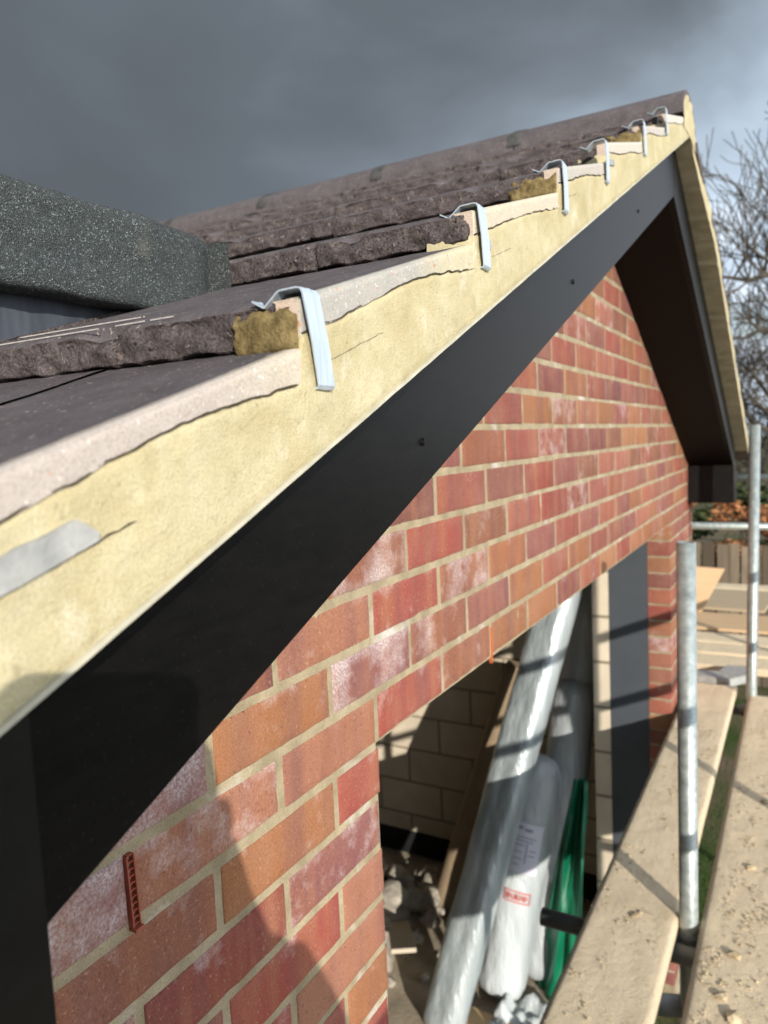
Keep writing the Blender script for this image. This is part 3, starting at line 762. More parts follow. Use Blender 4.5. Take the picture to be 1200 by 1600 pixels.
for i in range(15):
    for_ = []
    for j in range(9):
        X = lerp(XF-.012, XF+.024-.006*(j/8), i/14); t = j/8
        z = lerp(.606, .662, t)+.002*NZ.noise(V((X*80, t*3, 1))); y = -.2235+.002*NZ.noise(V((X*60, t*4, 5)))-.004*(1-t)**2
        for_.append(bm.verts.new((X, y, z-.004*(i/14))))
    g.append(for_)
for a, b in zip(g, g[1:]):
    for j in range(8): bm.faces.new((a[j], b[j], b[j+1], a[j+1]))
link('felt_lap', bm, MF, fr, True)
bm = new(); g = []
for i in range(90):
    Y = -1.9+1.69*i/89
    g.append([bm.verts.new((XF-.036+.004*NZ.noise(V((Y*12, z*9, 1)))+.0015*NZ.noise(V((Y*40, z*22, 1))), Y, z)) for z in [.30+.285*k/12 for k in range(13)]])
for a, b in zip(g, g[1:]):
    for j in range(12): bm.faces.new((a[j], b[j], b[j+1], a[j+1]))
link('side_membrane', bm, MM, fr, True)
bm = new(); box(bm, (-2.6, -1.9, .56), (XF-.045, -.215, .655)); link('roof_core', bm, MDPC, fr)

# ================================================================ SCAFFOLD
DK = -.87
def sboard(x0, x1, y0, y1, label, z=DK, group='boards of the scaffold deck', axis=1, name='scaffold_board'):
    bm = new(); nl = int(abs(y1-y0)/.02); nw = 14; top = []; 
    def P(u, v, z_): return V((u, v, z_)) if axis == 1 else V((v, u, z_))
    rng_ = random.Random(int((x0+y0)*1000)); off = rng_.random()*50
    for i in range(nl+1):
        v = lerp(y0, y1, i/nl); r = []
        for j in range(nw+1):
            u = lerp(x0, x1, j/nw); e = min(j, nw-j)
            h = .0016*NZ.noise(V((u*30, v*12, off)))+.0010*NZ.noise(V((u*110, v*90, off)))+.004*max(0, NZ.noise(V((u*9, v*5, off+4))))-(.003 if e == 0 else 0)
            w = .0016*NZ.noise(V((v*25, off, j*.01))) if e == 0 else 0
            r.append(bm.verts.new(P(u+w, v, z+h)))
        r.append(bm.verts.new(P(x1, v, z-.036))); r.insert(0, bm.verts.new(P(x0, v, z-.036))); top.append(r)
    for a, b in zip(top, top[1:]):
        for j in range(len(a)-1):
            f = bm.faces.new((a[j], a[j+1], b[j+1], b[j])); f.smooth = 0 < j < len(a)-2
        bm.faces.new((a[-1], a[0], b[0], b[-1]))
    for r in (top[0], top[-1]): bm.faces.new(r)
    bmesh.ops.recalc_face_normals(bm, faces=bm.faces[:])
    return tag(link(name, bm, MSB), label, 'scaffold board', group)
sboard(.022, .243, -1.7, 3.16, 'sandy scaffold board lying closest along the brick wall')
sboard(.299, .536, -1.7, 3.05, 'crumb covered scaffold board on the outer side of the standing tube')
sboard(.548, .772, -1.7, 3.06, 'sandy scaffold board under the photographer', )
sboard(.784, 1.008, -1.7, 3.05, 'sandy scaffold board next to the outermost one')
sboard(1.020, 1.236, -1.7, 3.05, 'sandy scaffold board at the outer edge of the deck')
sboard(3.50, 3.725, -1.9, 1.3, 'pale plank crossing the far end of the deck, nearest of its row', axis=0, group='planks of the far scaffold return', z=DK-.004)
sboard(3.735, 3.96, -1.9, 1.3, 'pale plank crossing the far end of the deck, second of its row', axis=0, group='planks of the far scaffold return', z=DK+.002)
sboard(3.97, 4.20, -1.9, 1.3, 'pale plank crossing the far end, next to the plywood sheet', axis=0, group='planks of the far scaffold return', z=DK+.004)
sboard(5.45, 5.675, -1.9, 1.3, 'olive toned plank furthest away beyond the plywood sheets', axis=0, group='planks of the far scaffold return', z=DK)
sboard(5.69, 5.91, -1.9, 1.3, 'weathered plank at the very back in front of the fence', axis=0, group='planks of the far scaffold return', z=DK)

def pole(name, a, b, label, cat='scaffold pole', group=None, mat=None):
    bm = new(); pipe(bm, a, b)
    return tag(link(name, bm, mat or MG, None, True), label, cat, group)
def collar(parent, c, ax, name='coupler'):
    """two-part scaffold coupler round a tube"""
    bm = new(); c = V(c); d = V((0, 0, 1)) if ax == 2 else V((0, 1, 0)) if ax == 1 else V((1, 0, 0))
    tube(bm, [c-d*.028, c-d*.022, c+d*.022, c+d*.028], [.029, .032, .032, .029], 18)
    x, y = frame(d)
    for s in (-1, 1):
        tube(bm, [c+x*.03*s-y*.026, c+x*.03*s+y*.030], .0075, 8); tube(bm, [c+x*.03*s+y*.026, c+x*.03*s+y*.038], .0125, 6)
    return link(name, bm, MDT, parent)
p1 = pole('scaffold_pole', (.268, 1.13, -2.4), (.268, 1.13, .143), 'mottled galvanised scaffold tube standing in the gap between two boards')
collar(p1, (.268, 1.13, -.935), 2)
p2 = pole('scaffold_pole', (.296, 3.05, -2.4), (.328, 3.05, .436), 'thin bright scaffold tube standing at the far end of the deck')
collar(p2, (.297, 3.05, -.95), 2)
for y, l in ((-.90, 'outer scaffold tube nearest the photographer'), (1.02, 'outer scaffold tube level with the mottled tube'), (2.94, 'outer scaffold tube at the far end of the deck')):
    pole('scaffold_pole', (1.295, y, -2.4), (1.295, y, .5), l)
pole('guard_rail', (1.245, -1.7, .095), (1.245, 3.4, .095), 'upper guard rail tube along the outer side of the deck', 'guard rail')
pole('guard_rail', (1.245, -1.7, -.245), (1.245, 3.4, -.245), 'lower guard rail tube along the outer side of the deck', 'guard rail')
pole('guard_rail', (-2.1, 4.55, -.225), (1.5, 4.55, -.225), 'long horizontal rail running right behind the far tube, the lower one', 'guard rail', 'rails of the far scaffold return')
pole('guard_rail', (-.02, 4.75, .085), (1.5, 4.75, .085), 'horizontal rail at soffit height behind the far tube, the upper one', 'guard rail', 'rails of the far scaffold return')
pole('transom_tube', (-.115, 1.065, -.935), (1.36, 1.065, -.935), 'dark grey scaffold tube end poking into the opening under the board', 'scaffold tube', mat=MDT)
pole('transom_tube', (.05, .83, -.96), (.283, .865, -.925), 'short dark tube stub in the gap beside the boards', 'scaffold tube', mat=MDT)
pole('transom_tube', (.0, 3.0, -.935), (1.36, 3.0, -.935), 'dark scaffold tube carrying the far ends of the boards', 'scaffold tube', mat=MDT)
pole('transom_tube', (.0, -1.0, -.935), (1.36, -1.0, -.935), 'dark scaffold tube carrying the near ends of the boards', 'scaffold tube', mat=MDT)

# crumbs of mortar and sand on the boards
def crumbs():
    bm = new(); rnd = random.Random(5)
    def lump(x, y, z, s):
        r = bmesh.ops.create_icosphere(bm, subdivisions=1, radius=s)
        o = V((rnd.random()*90, 0, 0))
        for v in r['verts']:
            k = 1+.55*NZ.noise(v.co/s*1.3+o); v.co = V((v.co.x*k*1.2+x, v.co.y*k*1.2+y, v.co.z*k*.62+z))
    cl = [(rnd.uniform(.03, .235), rnd.uniform(.3, 2.6)) for _ in range(64)]+[(rnd.uniform(.32, .53), rnd.uniform(.3, 3.0)) for _ in range(150)]
    cl += [(.335, 1.0), (.35, .9), (.36, 1.2), (.34, .75), (.36, .62)]*3
    for cx, cy in cl:
        for _ in range(rnd.randint(3, 16)):
            x = cx+rnd.gauss(0, .018); y = cy+rnd.gauss(0, .03)
            if .024 < x < .24 or .316 < x < .53: lump(x, y, DK+.003, rnd.choice((.0009, .0011, .0013, .0016, .0016, .0020, .0026, .0036)))
    for x, y, s in ((.385, 1.02, .014), (.40, .80, .017), (.37, .86, .012), (.40, 1.45, .013), (.14, 1.08, .008), (.15, 1.095, .007), (.135, 1.07, .006), (.42, 1.9, .012)): lump(x, y, DK+.004, s)
    return tag(link('mortar_crumbs', bm, MSD), 'crumbs of dried mortar and sand scattered over the boards', 'debris', None, 'stuff')
crumbs()

# things at the far end of the deck
bm = new(); prism(bm, [(.03, 3.20), (.20, 3.18), (.285, 3.30), (.27, 3.46), (.17, 3.44), (.14, 3.32), (.03, 3.31)], 2, DK-.02, DK+.022)
bmesh.ops.bevel(bm, geom=bm.edges[:], offset=.004, segments=2, affect='EDGES')
tag(link('concrete_slab', bm, MSL), 'grey slab offcut at the far end of the boards beside the thin tube', 'slab')
bm = new(); box(bm, (-.32, 4.22, DK+.010), (1.0, 4.66, DK+.028), .001); tag(link('plywood_sheet', bm, MP), 'plywood sheet lying flat with an orange edge behind the pale planks', 'plywood')
bm = new(); prism(bm, [(-.6, 4.75), (.30, 4.72), (.36, 5.40), (-.6, 5.42)], 2, DK+.03, DK+.048); tag(link('plywood_sheet', bm, m_ply('pale_plywood', (.40, .30, .19), (.50, .39, .26))), 'pale plywood sheet lying further back towards the fence', 'plywood')
bm = new(); P = [(-.42, 4.66, DK+.03), (-.085, 4.64, DK+.03), (.050, 4.80, -.560), (-.42, 4.82, -.545)]
vs = [bm.verts.new(p) for p in P]; v2 = [bm.verts.new(V(p)+V((0, .014, .003))) for p in P]
bm.faces.new(vs); bm.faces.new(v2[::-1])
for i in range(4): bm.faces.new((vs[i], v2[i], v2[(i+1) % 4], vs[(i+1) % 4]))
bmesh.ops.recalc_face_normals(bm, faces=bm.faces[:])
tag(link('plywood_offcut', bm, m_ply('orange_plywood', (.60, .38, .21), (.70, .47, .28))), 'orange tinted plywood offcut standing upright beside the mottled tube', 'plywood')

# ================================================================ INSIDE THE OPENING
def roll(name, a, b, r, mat, label, seg=28, knot=False, lum=.05, fac=0.):
    a, b = V(a), V(b); L_ = (b-a).length; ax = (b-a)/L_; x, y = frame(ax); bm = new(); rows = []
    n = 60
    for i in range(n+1):
        t = i/n; rr = r
        e0 = clamp(t*L_/(r*.6), 0, 1); e1 = clamp((1-t)*L_/(r*(1.2 if knot else .2)), 0, 1)
        rr *= (.55+.45*math.sqrt(1-(1-e0)**2))*(.25+.75*math.sqrt(max(0, 1-(1-e1)**2)) if knot else .9+.1*e1)
        ring = []
        for k in range(seg):
            an = 2*math.pi*k/seg; q = rr*(1+fac*math.cos(3*an+.6)+.4*fac*math.cos(5*an+t*1.2)+lum*NZ.noise(V((math.cos(an)*1.6, math.sin(an)*1.6, t*L_*3+a.x*30)))+.4*lum*NZ.noise(V((math.cos(an)*4, math.sin(an)*4, t*L_*8+a.y*9))))
            ring.append(bm.verts.new(V((x*math.cos(an)+y*math.sin(an))*q+V((0, 0, t*L_)).z*ax)))
        rows.append(ring)
    for p, q in zip(rows, rows[1:]):
        for k in range(seg): f = bm.faces.new((p[k], p[(k+1) % seg], q[(k+1) % seg], q[k])); f.smooth = True
    bm.faces.new(rows[0][::-1]); bm.faces.new(rows[-1])
    bmesh.ops.recalc_face_normals(bm, faces=bm.faces[:])
    for v in bm.verts: v.co += a
    o = link(name, bm, mat); return tag(o, label, 'roll')
MFO = m_foil('foil_film', (.28, .32, .33), (.55, .60, .61), .35, .36)
MPO = m_foil('milky_polythene', (.33, .36, .37), (.50, .53, .53), 0., .36)
MGP = m_foil('grey_polythene', (.30, .32, .33), (.46, .48, .49), .1, .38)
MCT = m_plain('cardboard', (.22, .16, .10), (.30, .22, .14), .8, 9)
roll('insulation_roll', (-.912, 1.985, -2.29), (-.430, 2.900, .09), .100, MFO, 'tall silver foil roll leaning across the opening, brightest of the rolls', fac=.085)
rl = roll('insulation_roll', (-.763, 2.341, -2.29), (-.634, 2.719, -1.200), .118, MPO, 'short white plastic wrapped roll with a paper label', knot=True, lum=.10)
roll('insulation_roll', (-.640, 2.540, -2.29), (-.515, 2.985, -.860), .112, MGP, 'grey plastic wrapped roll behind the labelled white roll', knot=True, lum=.08)
roll('cardboard_tube', (-1.30, 2.86, -2.295), (-.88, 3.09, -.86), .075, MCT, 'brown tube leaning in shade behind the silver roll', lum=.02)
roll('insulation_roll', (-.62, 2.80, -2.29), (-.455, 3.17, -.02), .098, MGP, 'dull grey roll standing furthest back near the grey panel', lum=.06)
# label and red print on the white roll: thin skins that follow its curve
def on_roll(name, t0, t1, a0, a1, mat, a=V((-.763, 2.341, -2.29)), b=V((-.634, 2.719, -1.2)), r=.1215, pieces=None):
    ax = (b-a).normalized(); L_ = (b-a).length
    toc = (CAM-a); toc = (toc-ax*toc.dot(ax)).normalized(); sd = ax.cross(toc)
    bm = new()
    for (p0, p1, q0, q1) in (pieces or [(0, 1, 0, 1)]):
        g = []
        for i in range(9):
            an = lerp(a0, a1, lerp(p0, p1, i/8))
            g.append([bm.verts.new(a+ax*L_*lerp(t0, t1, lerp(q0, q1, j/3))+(toc*math.cos(an)+sd*math.sin(an))*rr) for j in range(4) for rr in (r,)])
        for u, v in zip(g, g[1:]):
            for j in range(3): bm.faces.new((u[j], v[j], v[j+1], u[j+1]))
    bmesh.ops.recalc_face_normals(bm, faces=bm.faces[:])
    ex = bmesh.ops.extrude_face_region(bm, geom=bm.faces[:])
    for v in [e for e in ex['geom'] if isinstance(e, bmesh.types.BMVert)]: v.co += toc*.0015
    bmesh.ops.recalc_face_normals(bm, faces=bm.faces[:])
    return link(name, bm, mat, rl)
lab = on_roll('paper_label', .52, .72, -.55, .60, m_plain('label_paper', (.58, .56, .64), (.66, .64, .72), .6, 5), r=.126)
bars = [(.10, .30, .86, .93), (.36, .62, .84, .90), (.12, .80, .70, .72), (.12, .70, .63, .65), (.12, .44, .54, .56), (.5, .54, .2, .6), (.12, .40, .40, .42), (.60, .85, .46, .48), (.60, .82, .36, .38), (.12, .42, .26, .28), (.12, .36, .14, .16)]
l2 = on_roll('label_print', .52, .72, -.55, .60, m_plain('grey_ink', (.25, .25, .30), (.30, .30, .35), .7, 9), r=.1282, pieces=bars)
rs = [(0, 1, 0, .10), (0, 1, .90, 1), (0, .03, 0, 1), (.97, 1, 0, 1)]+[(.08+i*.105, .08+i*.105+(.03 if i % 3 else .07), .25, .75) for i in range(8)]+[(.08+i*.105, .15+i*.105, .25+.2*(i % 2), .38+.2*(i % 2)) for i in range(8)]
on_roll('red_print', .400, .445, -.50, .55, m_plain('red_ink', (.48, .07, .06), (.55, .10, .08), .6, 9), r=.126, pieces=rs)
# green plastic sheeting
bm = new(); g = []
for i in range(40):
    t = i/39; r = []
    for j in range(26):
        s = j/25; z = lerp(-2.29, -1.24, s)
        X = lerp(-.60, -.372, t*(.55+.45*s)+.45*(1-s)*.5) if False else lerp(-.66+.22*s, -.372, t)
        Y = 2.50+.10*s-.20*(1-s)*t+(.018*math.sin(t*9+s*3)+.010*math.sin(t*23+s*5))+.04*NZ.noise(V((t*7, s*4, 2)))
        r.append(bm.verts.new((X, Y, z)))
    g.append(r)
for a, b in zip(g, g[1:]):
    for j in range(25): bm.faces.new((a[j], b[j], b[j+1], a[j+1]))
ex = bmesh.ops.extrude_face_region(bm, geom=bm.faces[:])
for v in [e for e in ex['geom'] if isinstance(e, bmesh.types.BMVert)]: v.co += V((0, .006, 0))
bmesh.ops.recalc_face_normals(bm, faces=bm.faces[:])
tag(link('plastic_sheet', bm, m_plain('green_plastic', (.003, .095, .045), (.008, .18, .09), .32, 5, spec=.5), None, True), 'green plastic sheeting bunched beside the rolls near the grey panel', 'plastic sheet')
bm = new(); g = []
for i in range(26):
    g.append([bm.verts.new((lerp(-.72, -.40, i/25), lerp(1.95, 2.32, j/25), -2.292+.10*max(0, NZ.noise(V((i*.22, j*.22, 4)))+.25)+.02*NZ.noise(V((i*.6, j*.6, 1))))) for j in range(26)])
for a, b in zip(g, g[1:]):
    for j in range(25): bm.faces.new((a[j], b[j], b[j+1], a[j+1]))
ex = bmesh.ops.extrude_face_region(bm, geom=bm.faces[:])
for v in [e for e in ex['geom'] if isinstance(e, bmesh.types.BMVert)]: v.co += V((0, 0, -.004))
bmesh.ops.recalc_face_normals(bm, faces=bm.faces[:])
tag(link('crumpled_film', bm, MPO, None, True), 'crumpled clear plastic film on the floor at the foot of the white roll', 'plastic film')
bm = new(); prism(bm, [(-.98, 1.62), (-.42, 1.62), (-.46, 2.16), (-.92, 2.20)], 2, -2.3, -2.280)
tag(link('chipboard_sheet', bm, m_ply('chipboard', (.50, .34, .18), (.60, .43, .25))), 'chipboard sheet lying on the floor in front of the rolls', 'board')
bm = new(); box(bm, (-.06, -.40, -.010), (.06, .40, .010), .002)
bmesh.ops.rotate(bm, verts=bm.verts[:], cent=V(), matrix=Matrix.Rotation(-.42, 3, 'X')); bmesh.ops.rotate(bm, verts=bm.verts[:], cent=V(), matrix=Matrix.Rotation(.55, 3, 'Z'))
bmesh.ops.translate(bm, verts=bm.verts[:], vec=V((-1.30, 2.33, -2.13))); tag(link('wooden_plank', bm, m_ply('dusty_plank', (.42, .35, .26), (.55, .47, .36))), 'dusty pale plank propped on the rubble left of the silver roll', 'plank')
# rubble
bm = new(); rnd = random.Random(9)
for i in range(230):
    r = random.Random(i); s = r.choice((.012, .018, .025, .035, .055)) if i > 12 else r.uniform(.07, .12)
    x = -1.60+r.gauss(0, .22); y = 2.62+r.gauss(0, .26); d = math.hypot(x+1.6, y-2.62)
    z = -2.3+max(0, .26-d*.55)*r.random()+s*.5
    if y > 3.2: continue
    q = bmesh.ops.create_icosphere(bm, subdivisions=2 if s > .05 else 1, radius=s); o = V((i*3.3, 0, 0))
    for v in q['verts']:
        k = 1+.5*NZ.noise(v.co/s*1.1+o); v.co = V((v.co.x*k+x, v.co.y*k+y, v.co.z*k*.75+z))
tag(link('rubble_heap', bm, m_plain('dusty_rubble', (.27, .24, .20), (.46, .41, .33), .95, 9, bump=(60, .006))), 'heap of dusty rubble on the floor by the left side of the opening', 'rubble', None, 'stuff')

# ================================================================ GARDEN
bm = new(); vs = [bm.verts.new(p) for p in ((-250, -250, -2.4), (250, -250, -2.4), (250, 250, -2.4), (-250, 250, -2.4))]; bm.faces.new(vs)
tag(link('ground', bm, MGR), None, None, None, 'structure')
bm = new(); rnd = random.Random(21)
for i in range(5200):
    x, y = rnd.uniform(.08, .60), rnd.uniform(.9, 3.3); h = rnd.uniform(.03, .08); a = rnd.uniform(0, 6.28); w = .003
    b = V((x, y, -2.4)); d = V((math.cos(a), math.sin(a), 0)); t = b+V((rnd.gauss(0, .018), rnd.gauss(0, .018), h))
    bm.faces.new((bm.verts.new(b-d*w), bm.verts.new(b+d*w), bm.verts.new(t)))
tag(link('grass', bm, m_plain('grass_blade', (.035, .075, .012), (.10, .17, .035), .8, 3)), 'green grass seen through the gap between the boards', 'grass', None, 'stuff')
bm = new(); cl = bm.loops.layers.float_color.new('bcol'); rnd = random.Random(2)
for (x, y, z, a) in ((.23, .93, -2.365, .1), (.25, .94, -2.30, .25), (.24, .72, -2.365, .5)):
    fs = box(bm, (x-.051, y-.107, z-.0325), (x+.051, y+.107, z+.0325), .003)
    for f in fs:
        for lp in f.loops: lp[cl] = (.33, .12, .07, 1)
tag(link('loose_bricks', bm, MFEN), 'stacked loose bricks on the ground seen through the board gap', 'bricks')
# fence
fe = thing('fence', (0, 8, -2.4), 'weathered vertical board fence behind the scaffold', 'fence')
x = -6.; rnd = random.Random(4)
bm = new(); cl = bm.loops.layers.float_color.new('bcol')
while x < 5:
    w = rnd.uniform(.085, .125); h = -.83+rnd.uniform(-.035, .03); k = rnd.uniform(.55, 1.25)
    if rnd.random() < .25: k *= .45
    for f in box(bm, (x, 8+rnd.uniform(-.012, .012), -2.4), (x+w, 8.022+rnd.uniform(-.004, .012), h), .003):
        for lp in f.loops: lp[cl] = (.24*k, .19*k, .135*k, 1)
    x += w+rnd.uniform(.006, .03)
link('fence_boards', bm, MFEN, fe)
bm = new(); cl = bm.loops.layers.float_color.new('bcol')
for z in (-2.1, -1.15):
    for f in box(bm, (-6, 8.04, z), (5, 8.09, z+.08)):
        for lp in f.loops: lp[cl] = (.14, .11, .08, 1)
link('fence_rail', bm, MFEN, fe)
def leaves(bm, n, fn, s0, s1, rnd, mi=1):
    for i in range(n):
        c = V(fn(rnd)); s = rnd.uniform(s0, s1)
        d = V((rnd.gauss(0, 1), rnd.gauss(0, 1), rnd.gauss(0, 1))).normalized(); x, y = frame(d)
        k = rnd.choice(mi) if isinstance(mi, tuple) else mi
        f = bm.faces.new([bm.verts.new(c+x*s), bm.verts.new(c+y*s*.55+d*s*.15), bm.verts.new(c-x*s), bm.verts.new(c-y*s*.55+d*s*.15)]); f.material_index = k
def shrub(name, cx, cy, w, dpt, z0, z1, n, mats, label, cat, s=(.02, .045), seed=1, stems=14):
    r = random.Random(seed); t = thing(name, (cx, cy, -2.4), label, cat)
    cl = [(cx+r.uniform(-w, w), cy+r.uniform(-dpt, dpt), z0+(z1-z0)*r.random()**.8, r.uniform(.10, .24)) for _ in range(int(26+w*14))]
    bm = new()
    for k in range(stems):
        a = V((cx+r.uniform(-w, w)*.9, cy+r.uniform(-dpt, dpt)*.6, -2.4)); c = r.choice(cl); tube(bm, [a, a.lerp(V(c[:3]), .5)+V((r.gauss(0, .1), 0, 0)), V(c[:3])], [.022, .014, .004], 6)
    link('stem', bm, MBARK, t)
    bm = new()
    def fn(q):
        c = q.choice(cl); d = V((q.gauss(0, 1), q.gauss(0, 1), q.gauss(0, 1))).normalized()*c[3]*q.random()**.4
        return (c[0]+d.x, c[1]+d.y, c[2]+d.z*.9)
    leaves(bm, n, fn, s[0], s[1], r, tuple(range(len(mats)))); link('foliage', bm, mats, t); return t
L1 = m_plain('beech_leaf', (.30, .12, .045), (.46, .20, .08), .75, 2); L2 = m_plain('dry_leaf', (.15, .06, .028), (.24, .11, .05), .8, 2)
E1 = m_plain('evergreen_leaf', (.018, .032, .010), (.035, .055, .016), .6, 2); E2 = m_plain('olive_leaf', (.05, .062, .018), (.085, .095, .03), .65, 2)
shrub('beech_hedge', -.4, 8.75, 2.6, .35, -1.6, -.36, 15000, [L1, L2, L1], 'brown leaved beech hedge standing just behind the fence', 'hedge', seed=3)
shrub('evergreen_bush', -.2, 10.2, 2.4, .6, -1.6, .10, 15000, [E1, E1, E2], 'dark evergreen bush behind the brown hedge', 'bush', (.03, .06), seed=5)
# bare trees
def tree(name, base, h, seed, label, lean=(0, 0), spread=.75, r0_=.12, depth=6, first=.35, limbs=()):
    rnd = random.Random(seed); t = thing(name, base, label, 'tree'); tr = new(); cr = new()
    def grow(p, d, L_, r, lev, bm):
        n = 4; pts = [p]; rad = [r]; q = p.copy(); dd = d.copy()
        for i in range(n):
            dd = (dd+V((rnd.gauss(0, .16), rnd.gauss(0, .16), rnd.gauss(0, .12)+.03))).normalized(); q = q+dd*L_/n; pts.append(q.copy()); rad.append(max(.0070, r*(1-.42*(i+1)/n)))
        tube(bm, pts, rad, 8 if lev < 2 else 5 if lev < 4 else 3, cap=False)
        if lev >= depth: return
        kids = 2+(rnd.random() < .75)+(lev > 2)
        for k in range(kids):
            i = rnd.randint(1, n) if k else n
            x, y = frame(dd); a = rnd.uniform(0, 6.28); sp = rnd.uniform(.45, 1.0)*spread
            nd = (dd*(1-.35*sp)+(x*math.cos(a)+y*math.sin(a))*sp+V((0, 0, .10))).normalized()
            grow(pts[i], nd, L_*rnd.uniform(.60, .84), rad[i]*rnd.uniform(.55, .78), lev+1, cr)
    grow(V(base), V((lean[0], lean[1], 1)).normalized(), h*first, r0_, 0, tr)
    for (a, b, ra, m_, up) in limbs:
        a, b = V(a), V(b); L_ = (b-a).length; pts = [a]; 
        for i in range(1, 11): pts.append(a.lerp(b, i/10)+V((0, rnd.gauss(0, .06), rnd.gauss(0, .05)+.25*math.sin(i/10*3.1))))
        rad = [max(.008, ra*(1-.80*i/10)) for i in range(11)]; tube(cr, pts, rad, 7, cap=False)
        for k in range(m_):
            i = rnd.randint(2, 10); d = (V((rnd.gauss(-.25, .45), rnd.gauss(0, .5), 1 if rnd.random() < up else rnd.gauss(0, .5)))).normalized()
            grow(pts[i], d, rnd.uniform(.45, 1.15), max(.014, rad[i]*.5), 3, cr)
    link('trunk', tr, MBARK, t, True); link('crown', cr, MBARK, t, True); return t
tree('bare_tree', (1.75, 12.4, -2.4), 7.0, 12, 'bare leafless tree on the right reaching up past the roof verge', (.02, 0), .80, .15, depth=5, limbs=(((1.5, 12.3, 1.9), (-.66, 12.2, 2.75), .10, 15, .75), ((1.5, 12.4, 1.2), (-.50, 12.3, 1.85), .09, 13, .5), ((1.4, 12.4, .2), (-.1, 12.3, .9), .06, 8, .6), ((1.4, 12.4, 2.9), (.05, 12.3, 3.4), .06, 6, .8)))
tree('bare_tree', (.30, 15.5, -2.4), 6.6, 5, 'smaller bare tree lower down behind the fence and far tube', (-.05, .1), .85, .11)
tree('bare_tree', (1.9, 17., -2.4), 9., 33, 'distant bare tree at the right edge behind the others', (-.1, 0), .85, .16)

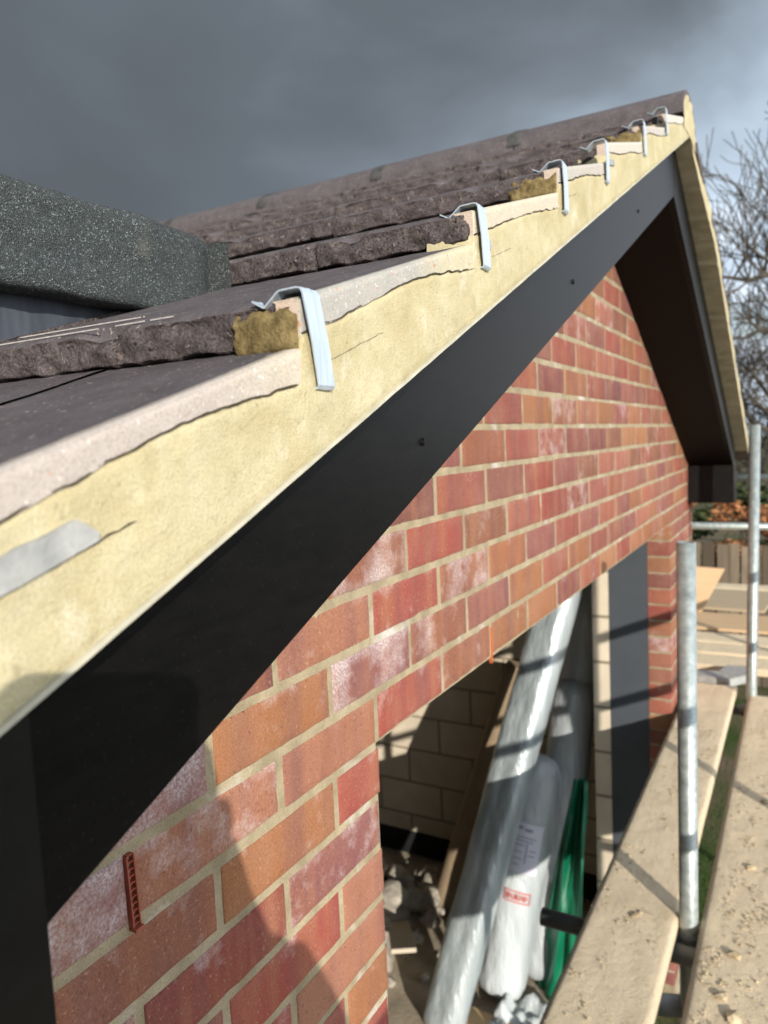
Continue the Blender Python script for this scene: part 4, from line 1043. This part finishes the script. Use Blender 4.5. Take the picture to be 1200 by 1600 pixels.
# ================================================================ THE PHOTOGRAPHER (beside the camera, only the shadow falls into view)
def person():
    f = V((-math.sin(YAW), math.cos(YAW), 0)); r = V((f.y, -f.x, 0)); o = V((.655, -1.115, 0))
    def P(a, b, z): return o+r*a+f*b+V((0, 0, z))
    t = thing('person', P(0, 0, DK), 'person in dark jacket kneeling on the boards holding up a phone', 'person')
    def skin(name, nodes, edges, mat, par, sub=2, root=0):
        me = bpy.data.meshes.new(name); me.from_pydata([n[0] for n in nodes], edges, [])
        ob = bpy.data.objects.new(name, me); COL.objects.link(ob)
        md = ob.modifiers.new('skin', 'SKIN'); md.use_smooth_shade = True
        for i, n in enumerate(nodes):
            rr = n[1]; me.skin_vertices[0].data[i].radius = rr if isinstance(rr, tuple) else (rr, rr); me.skin_vertices[0].data[i].use_root = i == root
        sd = ob.modifiers.new('sub', 'SUBSURF'); sd.levels = sub; sd.render_levels = sub
        me.materials.append(mat); ob.parent = par; ob.matrix_parent_inverse = par.matrix_world.inverted(); return ob
    cloth = m_plain('dark_jacket', (.02, .022, .03), (.035, .038, .05), .9, 20); trouser = m_plain('work_trousers', (.05, .045, .04), (.08, .07, .06), .9, 20); skn = m_plain('skin', (.52, .30, .21), (.58, .35, .25), .55, 12); hair = m_plain('hair', (.03, .02, .012), (.05, .032, .02), .7, 90)
    N = [(P(0, -.06, -.40), (.15, .11)), (P(0, -.03, -.16), (.145, .105)), (P(0, .0, .035), (.165, .105)), (P(0, .01, .135), (.09, .07)), (P(0, .02, .20), (.058, .058)), (P(0, .04, .255), (.070, .075)), (P(0, .05, .335), (.078, .098)), (P(0, .04, .405), (.062, .078))]
    E = [(i, i+1) for i in range(7)]
    for s in (-1, 1):
        b = len(N); N += [(P(.155*s, 0, .11), .062), (P(.185*s, .09, -.10), .050), (P(.09*s-.048, .185, .17), .036), (P(.065*s-.048, .215, .28), .027)]
        E += [(2, b), (b, b+1), (b+1, b+2), (b+2, b+3)]
        b = len(N); N += [(P(.10*s, -.06, -.44), .095), (P(.12*s, .13, -.79), .062), (P(.12*s, -.10, -.805), .052), (P(.12*s, -.30, -.81), .042), (P(.12*s, -.40, -.835), .034)]
        E += [(0, b), (b, b+1), (b+1, b+2), (b+2, b+3), (b+3, b+4)]
    skin('body', N, E, skn, t)
    N = [(P(0, -.05, -.37), (.162, .122)), (P(0, -.03, -.16), (.157, .117)), (P(0, .0, .035), (.185, .12)), (P(0, .0, .135), (.14, .10)), (P(0, -.005, .20), (.09, .09))]; E = [(0, 1), (1, 2), (2, 3), (3, 4)]
    for s in (-1, 1):
        b = len(N); N += [(P(.155*s, 0, .11), .076), (P(.185*s, .09, -.10), .066), (P(.10*s-.048, .178, .15), .05)]; E += [(2, b), (b, b+1), (b+1, b+2)]
    skin('jacket', N, E, cloth, t)
    N = [(P(0, -.06, -.38), (.165, .125))]; E = []
    for s in (-1, 1):
        b = len(N); N += [(P(.10*s, -.06, -.44), .108), (P(.12*s, .13, -.785), .075), (P(.12*s, -.10, -.80), .063), (P(.12*s, -.30, -.81), .052)]; E += [(0, b), (b, b+1), (b+1, b+2), (b+2, b+3)]
    skin('trousers', N, E, trouser, t)
    skin('hair', [(P(0, -.03, 0.345), (.074, .062)), (P(0, -.012, 0.425), (.086, .092)), (P(0, .03, 0.455), (.066, .076))], [(0, 1), (1, 2)], hair, t)
    skin('nose', [(P(0, .125, .355), .008), (P(0, .146, .32), .012)], [(0, 1)], skn, t, 1)
    for s in (-1, 1):
        bm = new(); bmesh.ops.create_uvsphere(bm, u_segments=12, v_segments=8, radius=.011); bmesh.ops.translate(bm, verts=bm.verts[:], vec=P(.032*s, .128, .347)); link('eye', bm, m_plain('eye', (.7, .7, .68), (.75, .75, .72), .3, 2), t, True)
        skin('ear', [(P(.082*s, .03, .315), .010), (P(.086*s, .025, .345), .016), (P(.086*s, .025, .367), .010)], [(0, 1), (1, 2)], skn, t, 1)
        hn = [(P(.065*s-.048, .215, .28), .026), (P(.052*s-.048, .230, .325), (.030, .017))]; he = [(0, 1)]
        for k, ln in enumerate((.9, 1., .94, .75)):
            b = len(hn); z = .318+.020*k
            hn += [(P(.050*s-.048, .240, z), .010), (P(.030*s-.048, .250, z+.004), .0095), (P(.006*s-.048, .252, z+.006*ln), .008)]; he += [(1, b), (b, b+1), (b+1, b+2)]
        b = len(hn); hn += [(P(.050*s-.048, .212, .335), .012), (P(.030*s-.048, .212, .370), .010), (P(.012*s-.048, .214, .39), .009)]; he += [(1, b), (b, b+1), (b+1, b+2)]
        skin('hand', hn, he, skn, t, 1)
    skin('mouth', [(P(-.022, .128, .287), .005), (P(0, .134, .286), .006), (P(.022, .128, .287), .005)], [(0, 1), (1, 2)], m_plain('lips', (.42, .16, .13), (.45, .18, .15), .5, 3), t, 1)
    bm = new(); pts_ = []
    for cx_, cy_, a0_ in ((-.006, -.010, 0), (-.061, -.010, 90), (-.061, -.134, 180), (-.006, -.134, 270)):
        for k_ in range(7): an_ = math.radians(a0_+15*k_); pts_.append((cx_+.012*math.cos(an_), cy_+.012*math.sin(an_)))
    prism(bm, pts_, 2, -.0045, .0040); bmesh.ops.bevel(bm, geom=[e for e in bm.edges if abs(e.verts[0].co.z-e.verts[1].co.z) < 1e-6], offset=.0015, segments=2, affect='EDGES')
    Mx = Matrix(((rx.x, uy.x, -fw.x, 0), (rx.y, uy.y, -fw.y, 0), (rx.z, uy.z, -fw.z, 0), (0, 0, 0, 1)))
    bm.transform(Matrix.Translation(CAM-fw*.0065) @ Mx)
    tag(link('phone', bm, m_plain('phone_glass', (.01, .01, .012), (.02, .02, .022), .2, 3)), 'black phone held up by the kneeling person', 'phone')
person()
